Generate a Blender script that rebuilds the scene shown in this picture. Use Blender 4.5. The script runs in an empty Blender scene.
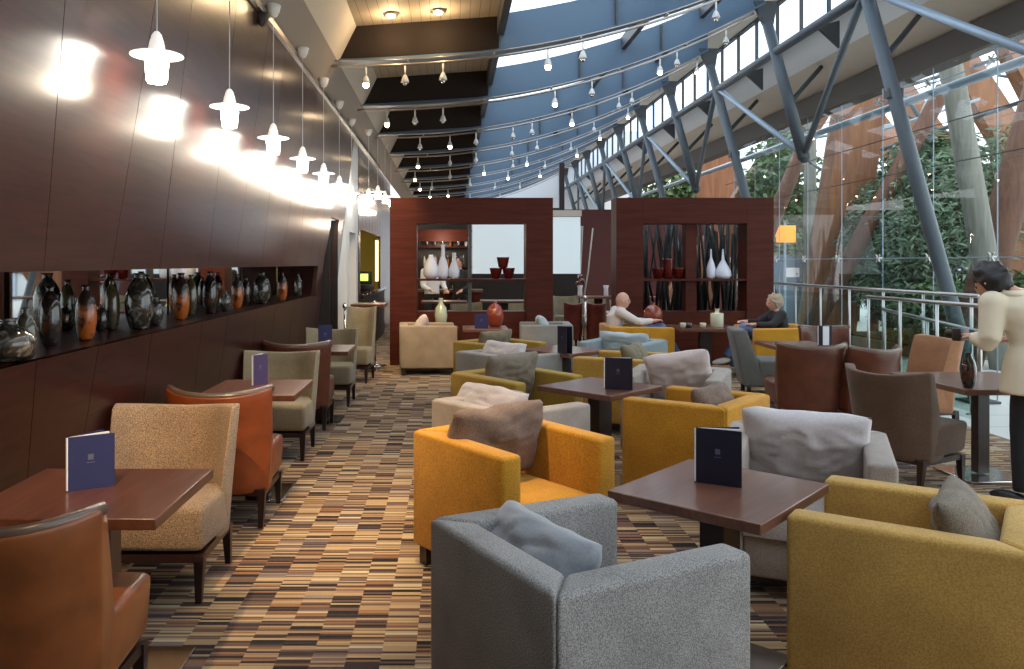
import bpy, bmesh, math, random
from mathutils import Vector, Matrix, noise
S = bpy.context.scene
C = S.collection
PI = math.pi
rnd = random.Random(7)
H = 1.6            # eye height
F = 800.0          # focal length in pixels of a 1024 wide frame

# ------------------------------------------------------------------ camera
cd = bpy.data.cameras.new('camera'); cam = bpy.data.objects.new('camera', cd); C.objects.link(cam)
cam.location = (0, 0, H); cam.rotation_euler = (PI/2, 0, 0)
cd.sensor_width = 36; cd.lens = 36*F/1024; cd.shift_x = 62/1024; cd.shift_y = -71.5/1024
cd.clip_start = 0.05; cd.clip_end = 300
S.camera = cam
vs = S.view_settings
vs.view_transform = 'Standard'; vs.look = 'None'; vs.gamma = 1; vs.use_curve_mapping = False
vs.exposure = 0.32

# ------------------------------------------------------------------ materials
M = {}
def mat(name, col, rough=0.6, metal=0.0, spec=0.5, coat=0.0, emit=None, estr=0, sheen=0.0, coat_rough=.1):
    m = bpy.data.materials.new(name); m.use_nodes = True
    b = m.node_tree.nodes['Principled BSDF']
    b.inputs['Base Color'].default_value = (*col, 1)
    b.inputs['Roughness'].default_value = rough
    b.inputs['Metallic'].default_value = metal
    b.inputs['Specular IOR Level'].default_value = spec
    b.inputs['Coat Weight'].default_value = coat
    b.inputs['Coat Roughness'].default_value = coat_rough
    b.inputs['Sheen Weight'].default_value = sheen
    if emit:
        b.inputs['Emission Color'].default_value = (*emit, 1)
        b.inputs['Emission Strength'].default_value = estr
    M[name] = m
    return m
def nodes(m):
    nt = m.node_tree
    return nt, nt.nodes['Principled BSDF'], nt.nodes.new, nt.links.new
def ramp(N, stops, interp='LINEAR'):
    r = N('ShaderNodeValToRGB'); cr = r.color_ramp; cr.interpolation = interp
    cr.elements[0].position = stops[0][0]; cr.elements[0].color = (*stops[0][1], 1)
    cr.elements[1].position = stops[-1][0]; cr.elements[1].color = (*stops[-1][1], 1)
    for p, c in stops[1:-1]:
        e = cr.elements.new(p); e.color = (*c, 1)
    return r
def fabric(name, c1, c2, scale=260, rough=.9, bump=.25, sheen=.15, big=0.12):
    m = mat(name, c1, rough, sheen=sheen, spec=.2)
    nt, b, N, L = nodes(m)
    tc = N('ShaderNodeTexCoord')
    n1 = N('ShaderNodeTexNoise'); n1.inputs['Scale'].default_value = scale; n1.inputs['Detail'].default_value = 2
    L(tc.outputs['Object'], n1.inputs['Vector'])
    r = ramp(N, [(.36, c2), (.62, c1)]); L(n1.outputs['Fac'], r.inputs['Fac'])
    n2 = N('ShaderNodeTexNoise'); n2.inputs['Scale'].default_value = 5
    L(tc.outputs['Object'], n2.inputs['Vector'])
    mx = N('ShaderNodeMix'); mx.data_type = 'RGBA'; mx.blend_type = 'MULTIPLY'
    r2 = ramp(N, [(.3, (1-big*2,)*3), (.7, (1, 1, 1))]); L(n2.outputs['Fac'], r2.inputs['Fac'])
    mx.inputs['Factor'].default_value = 1
    L(r.outputs['Color'], mx.inputs[6]); L(r2.outputs['Color'], mx.inputs[7])
    L(mx.outputs[2], b.inputs['Base Color'])
    bp = N('ShaderNodeBump'); bp.inputs['Strength'].default_value = bump; bp.inputs['Distance'].default_value = .004
    L(n1.outputs['Fac'], bp.inputs['Height']); L(bp.outputs['Normal'], b.inputs['Normal'])
    return m
def wood(name, c1, c2, rough=.35, axis='X', scale=1.0, coat=0.0, coat_rough=.1):
    m = mat(name, c1, rough, coat=coat, coat_rough=coat_rough)
    nt, b, N, L = nodes(m)
    tc = N('ShaderNodeTexCoord'); mp = N('ShaderNodeMapping')
    sc = {'X': (1.2, 14, 14), 'Y': (14, 1.2, 14), 'Z': (14, 14, 1.2)}[axis]
    mp.inputs['Scale'].default_value = [s*scale for s in sc]
    L(tc.outputs['Object'], mp.inputs['Vector'])
    n1 = N('ShaderNodeTexNoise'); n1.inputs['Scale'].default_value = 2.2; n1.inputs['Detail'].default_value = 6
    n1.inputs['Distortion'].default_value = .6
    L(mp.outputs['Vector'], n1.inputs['Vector'])
    r = ramp(N, [(.32, c2), (.68, c1)]); L(n1.outputs['Fac'], r.inputs['Fac'])
    L(r.outputs['Color'], b.inputs['Base Color'])
    return m

fabric('fabric_grey', (.44, .43, .42), (.17, .165, .16), 240)
fabric('fabric_beige', (.44, .38, .34), (.29, .25, .22), 240)
fabric('fabric_sand', (.42, .32, .22), (.28, .21, .14), 200)
fabric('fabric_mustard', (.66, .32, .03), (.47, .205, .012), 160, big=.1)
fabric('fabric_ochre', (.56, .33, .07), (.40, .22, .035), 160, big=.1)
fabric('fabric_yellow', (.66, .41, .12), (.50, .29, .07), 160, big=.1)
fabric('fabric_olive', (.43, .275, .045), (.30, .19, .025), 160)
fabric('fabric_pale_grey', (.36, .35, .33), (.25, .24, .23), 240)
fabric('fabric_blue_grey', (.30, .36, .38), (.22, .27, .29), 240)
fabric('fabric_charcoal', (.17, .165, .15), (.11, .105, .095), 240)
fabric('fabric_tweed', (.46, .31, .19), (.17, .11, .07), 190, bump=.4)
fabric('fabric_sage', (.31, .26, .17), (.19, .155, .10), 190)
fabric('fabric_brown', (.165, .10, .066), (.095, .058, .038), 190)
fabric('fabric_tan', (.42, .21, .11), (.30, .14, .07), 190)
fabric('cushion_blue', (.34, .37, .41), (.30, .33, .37), 90, rough=.6, bump=.05, sheen=.4, big=.05)
fabric('cushion_sky', (.46, .55, .60), (.42, .50, .55), 90, rough=.6, bump=.05, sheen=.4, big=.05)
fabric('cushion_white', (.60, .56, .57), (.54, .50, .51), 90, rough=.55, bump=.05, sheen=.4, big=.05)
fabric('cushion_lilac', (.46, .42, .44), (.40, .37, .39), 90, rough=.5, bump=.05, sheen=.4, big=.05)
fabric('cushion_pink', (.60, .50, .47), (.54, .45, .42), 90, rough=.6, bump=.05, sheen=.3, big=.05)
fabric('cushion_brown', (.28, .19, .145), (.12, .08, .06), 260, bump=.5)
fabric('cushion_taupe', (.29, .24, .18), (.16, .125, .095), 220, bump=.5)
fabric('cushion_moss', (.22, .185, .12), (.15, .125, .08), 220, bump=.4)
mat('leather_tan', (.26, .078, .022), .34, spec=.6)
mat('leather_rust', (.26, .058, .016), .34, spec=.6)
mat('leather_brown', (.125, .036, .019), .34, spec=.6)
mat('leather_red', (.16, .025, .015), .4)
mat('piping_leather', (.11, .07, .05), .28, spec=.8)
for nm in ('leather_tan', 'leather_rust', 'leather_brown', 'leather_red'):
    nt, b, N, L = nodes(M[nm])
    tc = N('ShaderNodeTexCoord'); n1 = N('ShaderNodeTexNoise'); n1.inputs['Scale'].default_value = 7; n1.inputs['Detail'].default_value = 4
    L(tc.outputs['Object'], n1.inputs['Vector'])
    base = b.inputs['Base Color'].default_value[:3]
    r = ramp(N, [(.3, tuple(c*.7 for c in base)), (.7, tuple(c*1.15 for c in base))])
    L(n1.outputs['Fac'], r.inputs['Fac']); L(r.outputs['Color'], b.inputs['Base Color'])
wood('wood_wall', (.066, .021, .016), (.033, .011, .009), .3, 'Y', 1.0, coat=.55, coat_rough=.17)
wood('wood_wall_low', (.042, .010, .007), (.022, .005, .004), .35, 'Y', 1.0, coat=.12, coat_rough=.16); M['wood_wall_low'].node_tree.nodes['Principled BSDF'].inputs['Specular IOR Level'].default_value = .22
wood('wood_portal', (.085, .018, .010), (.055, .011, .006), .5, 'X', .5); M['wood_portal'].node_tree.nodes['Principled BSDF'].inputs['Specular IOR Level'].default_value = .15
wood('wood_table', (.19, .085, .055), (.12, .050, .032), .28, 'X', 1.0, coat=.25)
wood('wood_table_dark', (.125, .042, .022), (.07, .023, .012), .32, 'Y', 1.0, coat=.25)
wood('wood_leg', (.028, .012, .010), (.018, .008, .007), .35, 'Z')
wood('wood_glulam', (.32, .14, .065), (.20, .085, .04), .6, 'Z', .4)
wood('wood_pole', (.16, .075, .045), (.09, .04, .025), .7, 'Z', .6)
wood('pole_grey', (.24, .24, .21), (.15, .15, .13), .7, 'Z', .5)
mat('dark_gap', (.006, .004, .004), .6)
mat('steel_blue', (.09, .145, .21), .42, spec=.4)
mat('steel_column', (.095, .12, .145), .4)
mat('steel_pale', (.33, .42, .52), .35, metal=.2)
mat('steel_dark', (.05, .055, .06), .5)
mat('chrome', (.72, .72, .72), .14, metal=1)
mat('brushed_steel', (.42, .42, .41), .3, metal=1)
mat('rail_metal', (.40, .36, .33), .3, metal=.9)
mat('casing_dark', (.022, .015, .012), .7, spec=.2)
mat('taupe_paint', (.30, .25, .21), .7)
mat('edge_brown', (.10, .085, .07), .7)
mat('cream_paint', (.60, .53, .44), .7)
mat('cream_board', (.46, .38, .28), .7)
mat('white_paint', (.74, .76, .78), .7)
mat('lamp_white', (.8, .78, .74), .3)
mat('lamp_glass', (.9, .9, .9), .3, emit=(1, .94, .82), estr=26)
mat('shade_glow', (.9, .9, .88), .3, emit=(1, .95, .86), estr=.5)
mat('bulb_lit', (1, .9, .7), .3, emit=(1, .72, .42), estr=30)
mat('bulb_off', (.62, .62, .6), .15)
mat('mirror', (.80, .82, .80), .02, metal=1)
mat('menu_blue', (.018, .022, .095), .5)
mat('menu_purple', (.06, .03, .11), .5)
mat('menu_dark', (.012, .012, .028), .35)
mat('paper', (.75, .75, .78), .6)
mat('crest', (.10, .10, .17), .5)
mat('glaze_black', (.020, .016, .014), .08, coat=.6)
mat('glaze_amber', (.42, .10, .015), .2, coat=.35)
mat('glaze_olive', (.07, .058, .03), .08, coat=.7)
mat('glaze_red', (.10, .008, .006), .1, coat=.7)
mat('glaze_streak', (.035, .03, .024), .1, coat=.7)
mat('glaze_vermilion', (.21, .035, .014), .2, coat=.3)
mat('glaze_cream', (.52, .50, .36), .2, coat=.4)
mat('vase_white', (.72, .74, .84), .15, coat=.5)
mat('vase_sage', (.42, .46, .33), .2, coat=.4)
mat('skin', (.62, .34, .24), .5)
mat('jacket_cream', (.72, .62, .46), .8)
mat('trouser_black', (.012, .011, .013), .8)
mat('shirt_pale', (.66, .58, .55), .8)
mat('shirt_white', (.7, .74, .8), .8)
mat('top_black', (.012, .012, .016), .8)
mat('jeans', (.10, .16, .33), .85)
mat('shoe_white', (.6, .58, .55), .6)
mat('shoe_black', (.015, .015, .015), .4)
mat('hair_black', (.014, .011, .012), .5)
mat('hair_grey', (.34, .27, .20), .7)
mat('floor_stone', (.62, .63, .62), .35)
mat('soil', (.04, .03, .02), .9)
mat('leaf_green', (.12, .20, .08), .55)
mat('leaf_dark', (.08, .15, .06), .55)
mat('leaf_blue', (.19, .28, .19), .55)
mat('frosted', (.62, .70, .73), .35, emit=(.70, .82, .88), estr=.35)
mat('bar_dark', (.02, .014, .012), .4)
mat('orange_sign', (.9, .30, .02), .5, emit=(1, .33, .02), estr=.8)
mat('room_ochre', (.36, .30, .07), .7)
mat('screen_green', (.2, .5, .1), .4, emit=(.55, .85, .15), estr=1.6)
mat('lit_strip', (.9, .6, .3), .5, emit=(1, .68, .32), estr=3)
mat('red_wall', (.075, .014, .010), .6)
mat('branch_dark', (.02, .017, .016), .5)
mat('branch_pale', (.42, .40, .36), .5)
mat('purple_cloth', (.08, .02, .16), .8)
mat('far_panel', (.50, .56, .60), .5)

# amber streaks for glazes, white streaks for the large round vase
for nm, c2 in (('glaze_amber', (.05, .02, .012)), ('glaze_streak', (.22, .20, .16)), ('glaze_olive', (.02, .018, .012)), ('glaze_black', (.10, .03, .012))):
    nt, b, N, L = nodes(M[nm])
    tc = N('ShaderNodeTexCoord'); n1 = N('ShaderNodeTexNoise'); n1.inputs['Scale'].default_value = 11; n1.inputs['Distortion'].default_value = 2.5
    L(tc.outputs['Object'], n1.inputs['Vector'])
    base = b.inputs['Base Color'].default_value[:3]
    r = ramp(N, [(.5, base), (.68, c2)])
    L(n1.outputs['Fac'], r.inputs['Fac'])
    if nm != 'glaze_amber': L(r.outputs['Color'], b.inputs['Base Color']); continue
    sp = N('ShaderNodeSeparateXYZ'); L(tc.outputs['Object'], sp.inputs[0])
    ad = N('ShaderNodeMath'); ad.operation = 'MULTIPLY_ADD'; ad.inputs[1].default_value = .12; L(n1.outputs['Fac'], ad.inputs[0]); L(sp.outputs['Z'], ad.inputs[2])
    r3 = ramp(N, [(.20, (0, 0, 0)), (.25, (1, 1, 1))]); L(ad.outputs[0], r3.inputs['Fac'])
    mx = N('ShaderNodeMix'); mx.data_type = 'RGBA'; mx.inputs[7].default_value = (.035, .018, .014, 1)
    L(r3.outputs['Color'], mx.inputs[0]); L(r.outputs['Color'], mx.inputs[6]); L(mx.outputs[2], b.inputs['Base Color'])

def glass_mat(name, tint=(.93, .97, .97), refl=.9):
    m = bpy.data.materials.new(name); m.use_nodes = True
    nt = m.node_tree; nt.nodes.clear(); N = nt.nodes.new; L = nt.links.new
    o = N('ShaderNodeOutputMaterial'); mx = N('ShaderNodeMixShader'); t = N('ShaderNodeBsdfTransparent'); g = N('ShaderNodeBsdfGlossy')
    f = N('ShaderNodeFresnel'); f.inputs['IOR'].default_value = 1.45
    mm = N('ShaderNodeMath'); mm.operation = 'MULTIPLY'; mm.inputs[1].default_value = refl
    t.inputs['Color'].default_value = (*tint, 1); g.inputs['Roughness'].default_value = .01
    ge = N('ShaderNodeNewGeometry'); fr = N('ShaderNodeMath'); fr.operation = 'SUBTRACT'; fr.inputs[0].default_value = 1; m3 = N('ShaderNodeMath'); m3.operation = 'MULTIPLY'
    L(ge.outputs['Backfacing'], fr.inputs[1]); L(f.outputs[0], mm.inputs[0]); L(mm.outputs[0], m3.inputs[0]); L(fr.outputs[0], m3.inputs[1]); L(m3.outputs[0], mx.inputs[0]); L(t.outputs[0], mx.inputs[1]); L(g.outputs[0], mx.inputs[2]); L(mx.outputs[0], o.inputs[0])
    M[name] = m
glass_mat('glass'); glass_mat('glass_green', (.86, .93, .92)); glass_mat('glass_roof', (.88, .94, 1.0), .3)

# carpet: strips of short stripes, each strip shifted against the next
def carpet():
    m = mat('carpet', (.3, .2, .1), .95, spec=.1, sheen=.1)
    nt, b, N, L = nodes(m)
    tc = N('ShaderNodeTexCoord'); sp = N('ShaderNodeSeparateXYZ'); L(tc.outputs['Object'], sp.inputs[0])
    def mth(op, a, bb=None):
        n = N('ShaderNodeMath'); n.operation = op
        for i, v in enumerate((a, bb)):
            if v is None: continue
            if isinstance(v, (int, float)): n.inputs[i].default_value = v
            else: L(v, n.inputs[i])
        return n.outputs[0]
    def wn(x, y, k=0):
        c = N('ShaderNodeCombineXYZ'); L(x, c.inputs[0]); L(y, c.inputs[1]); c.inputs[2].default_value = k
        w = N('ShaderNodeTexWhiteNoise'); w.noise_dimensions = '3D'; L(c.outputs[0], w.inputs['Vector']); return w.outputs['Value']
    cx = mth('FLOOR', mth('DIVIDE', sp.outputs['X'], .14))
    one = N('ShaderNodeValue'); one.outputs[0].default_value = 3.0
    off = wn(cx, one.outputs[0], 9)
    yy = mth('ADD', sp.outputs['Y'], mth('MULTIPLY', off, .5))
    st = mth('FLOOR', mth('DIVIDE', yy, .0165))
    bl = mth('FLOOR', mth('DIVIDE', yy, .092))
    a = wn(cx, st, 1); q = wn(cx, bl, 2)
    v = mth('ADD', mth('MULTIPLY', a, .62), mth('MULTIPLY', q, .38))
    r = ramp(N, [(0, (.012, .009, .010)), (.22, (.045, .028, .028)), (.34, (.13, .075, .055)), (.45, (.34, .24, .14)), (.56, (.24, .12, .055)),
                 (.64, (.42, .31, .17)), (.76, (.17, .13, .125)), (.84, (.50, .42, .28)), (.93, (.22, .20, .17)), (1, (.52, .46, .36))], 'CONSTANT')
    L(v, r.inputs['Fac'])
    n2 = N('ShaderNodeTexNoise'); n2.inputs['Scale'].default_value = 1500; L(tc.outputs['Object'], n2.inputs['Vector'])
    L(r.outputs['Color'], b.inputs['Base Color'])
    bp = N('ShaderNodeBump'); bp.inputs['Strength'].default_value = .5; bp.inputs['Distance'].default_value = .004
    L(mth('ADD', n2.outputs['Fac'], a), bp.inputs['Height']); L(bp.outputs['Normal'], b.inputs['Normal'])
carpet()
def boards(nm, axis, period, dark):
    nt, b, N, L = nodes(M[nm])
    tc = N('ShaderNodeTexCoord'); sp = N('ShaderNodeSeparateXYZ'); L(tc.outputs['Object'], sp.inputs[0])
    d = N('ShaderNodeMath'); d.operation = 'DIVIDE'; d.inputs[1].default_value = period; L(sp.outputs[axis], d.inputs[0])
    f = N('ShaderNodeMath'); f.operation = 'FRACT'; L(d.outputs[0], f.inputs[0])
    base = b.inputs['Base Color'].default_value[:3]
    r = ramp(N, [(0, dark), (.05, base)], 'CONSTANT'); r.color_ramp.elements[1].position = .06
    L(f.outputs[0], r.inputs['Fac']); L(r.outputs['Color'], b.inputs['Base Color'])
boards('cream_board', 'X', .11, (.2, .16, .11))
boards('floor_stone', 'Y', .6, (.45, .45, .45))

# ------------------------------------------------------------------ mesh helpers
class MB:
    def __init__(s): s.bm = bmesh.new()
    def box(s, c, size, rot=None, taper=None):
        v = []
        for dz in (-1, 1):
            for dx, dy in ((-1, -1), (1, -1), (1, 1), (-1, 1)):
                k = 1 if (taper is None or dz > 0) else taper
                p = Vector((dx*size[0]/2*k, dy*size[1]/2*k, dz*size[2]/2))
                if rot is not None: p = rot @ p
                v.append(s.bm.verts.new(p+Vector(c)))
        for f in ((3, 2, 1, 0), (4, 5, 6, 7), (0, 1, 5, 4), (1, 2, 6, 5), (2, 3, 7, 6), (3, 0, 4, 7)):
            s.bm.faces.new([v[i] for i in f])
        return s
    def hexa(s, pts):   # 8 points, bottom four then top four
        v = [s.bm.verts.new(p) for p in pts]
        for f in ((3, 2, 1, 0), (4, 5, 6, 7), (0, 1, 5, 4), (1, 2, 6, 5), (2, 3, 7, 6), (3, 0, 4, 7)):
            s.bm.faces.new([v[i] for i in f])
        return s
    def prism(s, pts, d):   # planar polygon swept by vector d
        d = Vector(d); a = [s.bm.verts.new(p) for p in pts]; b = [s.bm.verts.new(Vector(p)+d) for p in pts]
        s.bm.faces.new(a[::-1]); s.bm.faces.new(b); n = len(pts)
        for i in range(n): s.bm.faces.new((a[i], a[(i+1) % n], b[(i+1) % n], b[i]))
        return s
    def bar(s, a, b, w, h=None, up=(0, 0, 1)):
        a, b = Vector(a), Vector(b); h = h or w; t = (b-a).normalized(); u = Vector(up)
        if abs(t.dot(u)) > .99: u = Vector((0, 1, 0))
        x = t.cross(u).normalized(); y = x.cross(t)
        pts = []
        for p in (a, b):
            for sx, sy in ((-1, -1), (1, -1), (1, 1), (-1, 1)): pts.append(p+x*sx*w/2+y*sy*h/2)
        return s.hexa(pts)
    def tube(s, path, r, n=10, cap=True):
        path = [Vector(p) for p in path]; rs = r if isinstance(r, (list, tuple)) else [r]*len(path)
        rings = []; x = None
        for i, p in enumerate(path):
            t = (path[min(i+1, len(path)-1)]-path[max(i-1, 0)]).normalized()
            if x is None:
                x = t.cross(Vector((0, 0, 1)) if abs(t.z) < .9 else Vector((0, 1, 0))).normalized()
            x = (x-t*x.dot(t)).normalized(); y = t.cross(x)
            rings.append([s.bm.verts.new(p+(x*math.cos(2*PI*k/n)+y*math.sin(2*PI*k/n))*rs[i]) for k in range(n)])
        for i in range(len(rings)-1):
            for k in range(n): s.bm.faces.new((rings[i][k], rings[i][(k+1) % n], rings[i+1][(k+1) % n], rings[i+1][k]))
        if cap: s.bm.faces.new(rings[0][::-1]); s.bm.faces.new(rings[-1])
        return s
    def lathe(s, prof, n=20, c=(0, 0, 0), squash=1.0):
        rings = []; c = Vector(c)
        for r, z in prof:
            rings.append([s.bm.verts.new(c+Vector((r*math.cos(2*PI*k/n), r*squash*math.sin(2*PI*k/n), z))) for k in range(n)])
        for i in range(len(rings)-1):
            for k in range(n): s.bm.faces.new((rings[i][k], rings[i][(k+1) % n], rings[i+1][(k+1) % n], rings[i+1][k]))
        s.bm.faces.new(rings[0][::-1]); s.bm.faces.new(rings[-1])
        return s
    def ball(s, c, r, seg=14, f=None):
        c = Vector(c); r = r if isinstance(r, (list, tuple)) else (r,)*3
        prof = []
        new = bmesh.ops.create_uvsphere(s.bm, u_segments=seg, v_segments=seg-2, radius=1)['verts']
        for v in new:
            p = Vector((v.co.x*r[0], v.co.y*r[1], v.co.z*r[2]))
            v.co = c+(f(p) if f else p)
        return s
    def build(s, name, m, parent=None, smooth=False, bevel=0, seg=2, **kw):
        bmesh.ops.recalc_face_normals(s.bm, faces=s.bm.faces)
        me = bpy.data.meshes.new(name); s.bm.to_mesh(me); s.bm.free()
        me.materials.append(M[m] if isinstance(m, str) else m)
        if smooth:
            for p in me.polygons: p.use_smooth = True
        o = bpy.data.objects.new(name, me); C.objects.link(o)
        if parent: o.parent = parent
        if bevel:
            b = o.modifiers.new('bevel', 'BEVEL'); b.width = bevel; b.segments = seg; b.limit_method = 'ANGLE'; b.angle_limit = .6
            for p in me.polygons: p.use_smooth = True
            me.set_sharp_from_angle(angle=1.2) if bevel < .006 else None
        for k, v in kw.items(): o[k] = v
        return o
def thing(name, label, cat, loc=(0, 0, 0), rz=0, group=None):
    o = bpy.data.objects.new(name, None); C.objects.link(o); o.empty_display_size = .1
    o.location = loc; o.rotation_euler = (0, 0, rz); o['label'] = label; o['category'] = cat
    if group: o['group'] = group
    return o
def tag(o, label, cat, group=None):
    o['label'] = label; o['category'] = cat
    if group: o['group'] = group
    return o
def dup(root, loc, rz, label, group=None, scale=None):
    r = root.copy(); C.objects.link(r); r.location = loc; r.rotation_euler = (0, 0, rz); r['label'] = label
    if group: r['group'] = group
    if scale: r.scale = scale
    for ch in list(root.children):
        c = ch.copy(); C.objects.link(c); c.parent = r
        for g in ch.children:
            d = g.copy(); C.objects.link(d); d.parent = c
    return r
def struct(mb, name, m, **k): return mb.build(name, m, kind='structure', **k)
def light(kind, loc, power, col, parent=None, r=.05, target=None, angle=60, blend=.6):
    d = bpy.data.lights.new('lamp_light', kind); d.energy = power; d.color = col
    d.shadow_soft_size = r
    o = bpy.data.objects.new('lamp_light', d); C.objects.link(o); o.location = loc
    if kind == 'SPOT':
        d.spot_size = math.radians(angle); d.spot_blend = blend
        v = Vector(target)-Vector(loc); o.rotation_euler = v.to_track_quat('-Z', 'Y').to_euler()
    if parent: o.parent = parent
    return o
ORD = ['first', 'second', 'third', 'fourth', 'fifth', 'sixth', 'seventh', 'eighth', 'ninth', 'tenth', 'eleventh', 'twelfth', 'thirteenth', 'fourteenth']

# ------------------------------------------------------------------ world
w = bpy.data.worlds.new('sky'); S.world = w; w.use_nodes = True
bg = w.node_tree.nodes['Background']; bg.inputs[0].default_value = (.94, .97, 1.0, 1); bg.inputs[1].default_value = 2.1

# ------------------------------------------------------------------ room shell
YB = -4.5
struct(MB().prism([(-2.4, YB, 0), (5.05, YB, 0), (5.05, 34, 0), (-3.6, 34, 0), (-3.6, 12.3, 0), (-2.4, 12.3, 0)], (0, 0, -.1)), 'floor', 'carpet')
struct(MB().box((20.02, 14.75, -.05), (29.9, 38.5, .1)), 'floor_garden', 'floor_stone')
def wx(z): return -1.75+.115*(z-1.185)
# left wall: leaning panels with slanting joints above and below the niche
seams = [(-4.4, -4.4)]
y = -3.6
while y < 2.6: seams.append((y, y+rnd.uniform(-.12, .2))); y += .85
seams += [(3.36, 3.22), (4.03, 4.26), (4.70, 4.74), (5.64, 5.60), (6.35, 6.55), (7.25, 7.2), (8.1, 8.35), (8.95, 8.9), (9.7, 9.95), (10.35, 10.35)]
zT, zN, zL = 3.545, 1.565, 1.185
mbu = MB(); mbl = MB()
def wall_panel(mb, y0b, y1b, y0t, y1t, z0, z1, t=.05):
    g = .0025
    a = [(wx(z0), y0b+g, z0), (wx(z0), y1b-g, z0), (wx(z1), y1t-g, z1), (wx(z1), y0t+g, z1)]
    mb.prism(a, (-t, 0, 0))
def ys(s, z): return s[0]+(s[1]-s[0])*(z-zN)/(zT-zN)
for a, b in zip(seams[:-1], seams[1:]):
    wall_panel(mbu, ys(a, zN), ys(b, zN), ys(a, zT), ys(b, zT), zN, zT)
    wall_panel(mbl, ys(a, 0), ys(b, 0), ys(a, zL), ys(b, zL), 0, zL)
# end bay with the door slot
for (y0, y1, z0, z1) in ((10.35, 11.0, 0, zT), (11.0, 11.75, 2.23, zT), (11.75, 12.35, 0, zT)):
    wall_panel(mbu if z0 > 1 else mbu, y0, y1, y0, y1, z0, z1)
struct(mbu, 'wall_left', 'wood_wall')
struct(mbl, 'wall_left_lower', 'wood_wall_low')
struct(MB().prism([(wx(0)-.06, YB, 0), (wx(zT)-.06, YB, zT), (-2.7, YB, zT), (-2.7, YB, 0)], (0, -.2, 0)), 'wall_left_core', 'dark_gap')
# niche: shelf, soffit, end cheek, mirror
struct(MB().box((-2.02, 2.95, 1.17), (.52, 14.8, .03)), 'trim_1', 'wood_wall_low')
struct(MB().box((-1.99, 2.95, 1.58), (.50, 14.8, .03)), 'trim_2', 'dark_gap')
struct(MB().box((-1.99, 10.40, 1.37), (.50, .06, .40)), 'trim_3', 'wood_wall_low')
struct(MB().box((-2.29, 2.95, 1.9), (.04, 15.0, 3.8)), 'wall_left_back', 'dark_gap')
mr = thing('wall_mirror', 'long mirror in segments at the back of the vase niche', 'mirror', (-2.24, 0, 1.185))
for k, (a, b) in enumerate(((-4, -1.2), (-1.15, 1.1), (1.11, 4.0), (4.05, 6.3), (6.35, 8.5), (8.55, 10.3))):
    MB().box((0, (a+b)/2, .19), (.02, b-a, .375)).build('mirror_pane', 'mirror', mr)
# door slot recess
struct(MB().box((-2.15, 11.375, 1.1), (.04, .8, 2.25)).box((-1.9, 10.98, 1.1), (.5, .03, 2.25)).box((-1.9, 11.77, 1.1), (.5, .03, 2.25)), 'door_1', 'dark_gap')
# top trim along the wall and the two-facet bulkhead
struct(MB().box((-1.475, 6.0, 3.56), (.07, 21, .05)), 'trim_4', 'rail_metal')
PRO = [(-1.49, 3.575), (-1.28, 3.9), (-1.07, 4.32), (-1.6, 4.75)]
beamY = [9.2+2.58*k for k in range(-5, 10)]
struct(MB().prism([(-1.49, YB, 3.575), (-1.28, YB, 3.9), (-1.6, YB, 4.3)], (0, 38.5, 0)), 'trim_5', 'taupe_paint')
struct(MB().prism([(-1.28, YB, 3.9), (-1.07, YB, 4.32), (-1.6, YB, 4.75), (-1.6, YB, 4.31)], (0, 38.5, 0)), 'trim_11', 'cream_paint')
# wall_back behind the camera and far end
struct(MB().box((2, YB-.1, 3), (9, .2, 6)), 'wall_back', 'cream_paint')
struct(MB().box((2.0, 34.1, 3.6), (12, .2, 7.2)), 'wall_far', 'white_paint')
# cream pilaster, second leaning wall with opening to the lit service room
pil = MB(); pil.box((-1.85, 12.55, 1.9), (.5, .34, 3.8)).box((-1.85, 13.75, 1.9), (.5, .28, 3.8)).box((-1.85, 13.15, 2.95), (.5, .9, 1.7)).box((-2.2, 13.15, 1.05), (.06, .9, 2.1))
struct(pil, 'wall_pilaster', 'white_paint')
w2 = MB()
for i in range(12):
    y0 = 13.9+i*.62; w2.box((-1.62, y0+.305, 2.95), (.06, .60, 1.5))
w2.box((-1.62, 14.05, 1.1), (.06, .3, 2.2)); w2.box((-1.62, 19.8, 1.1), (.06, 3, 2.2))
struct(w2, 'wall_service', 'wood_wall')
struct(MB().box((-3.4, 17, 1.2), (.05, 8, 2.4)).box((-2.5, 14.0, 1.2), (1.8, .05, 2.4)).box((-2.5, 18.9, 1.2), (1.8, .05, 2.4)).box((-2.5, 16.5, 2.35), (1.8, 5, .05)), 'wall_service_room', 'room_ochre')
tag(MB().box((-1.62, 17.7, 1.65), (.05, .16, .9)).build('light_strip', 'lit_strip'), 'glowing vertical light strip beside the service counter', 'light')
light('POINT', (-2.5, 16.2, 2.1), 25, (1, .8, .35), r=.1)
ct = thing('service_counter', 'black service counter below the lit ochre opening', 'counter', (-1.75, 16.2, 0))
MB().box((0, 0, .5), (.5, 4.2, 1.0)).build('body', 'bar_dark', ct); MB().box((0, 0, 1.03), (.56, 4.3, .05)).build('worktop', 'glaze_black', ct, bevel=.005)
tl = thing('cash_register', 'black till with glowing yellow-green screen on the service counter', 'till', (-1.72, 15.9, 1.056), -.1)
MB().box((0, 0, .06), (.34, .4, .12)).build('base', 'bar_dark', tl, bevel=.01)
MB().box((0, 0, .25), (.34, .06, .26)).build('monitor', 'bar_dark', tl, bevel=.01)
MB().box((.02, -.034, .26), (.16, .006, .14)).build('screen', 'screen_green', tl)
# boarded ceiling over the left half
cb = MB(); cb.prism([(-1.07, YB, 4.315), (.58, YB, 4.43), (.58, YB, 4.55), (-1.07, YB, 4.43)], (0, 38.5, 0))
struct(cb, 'ceiling', 'cream_board')
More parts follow.
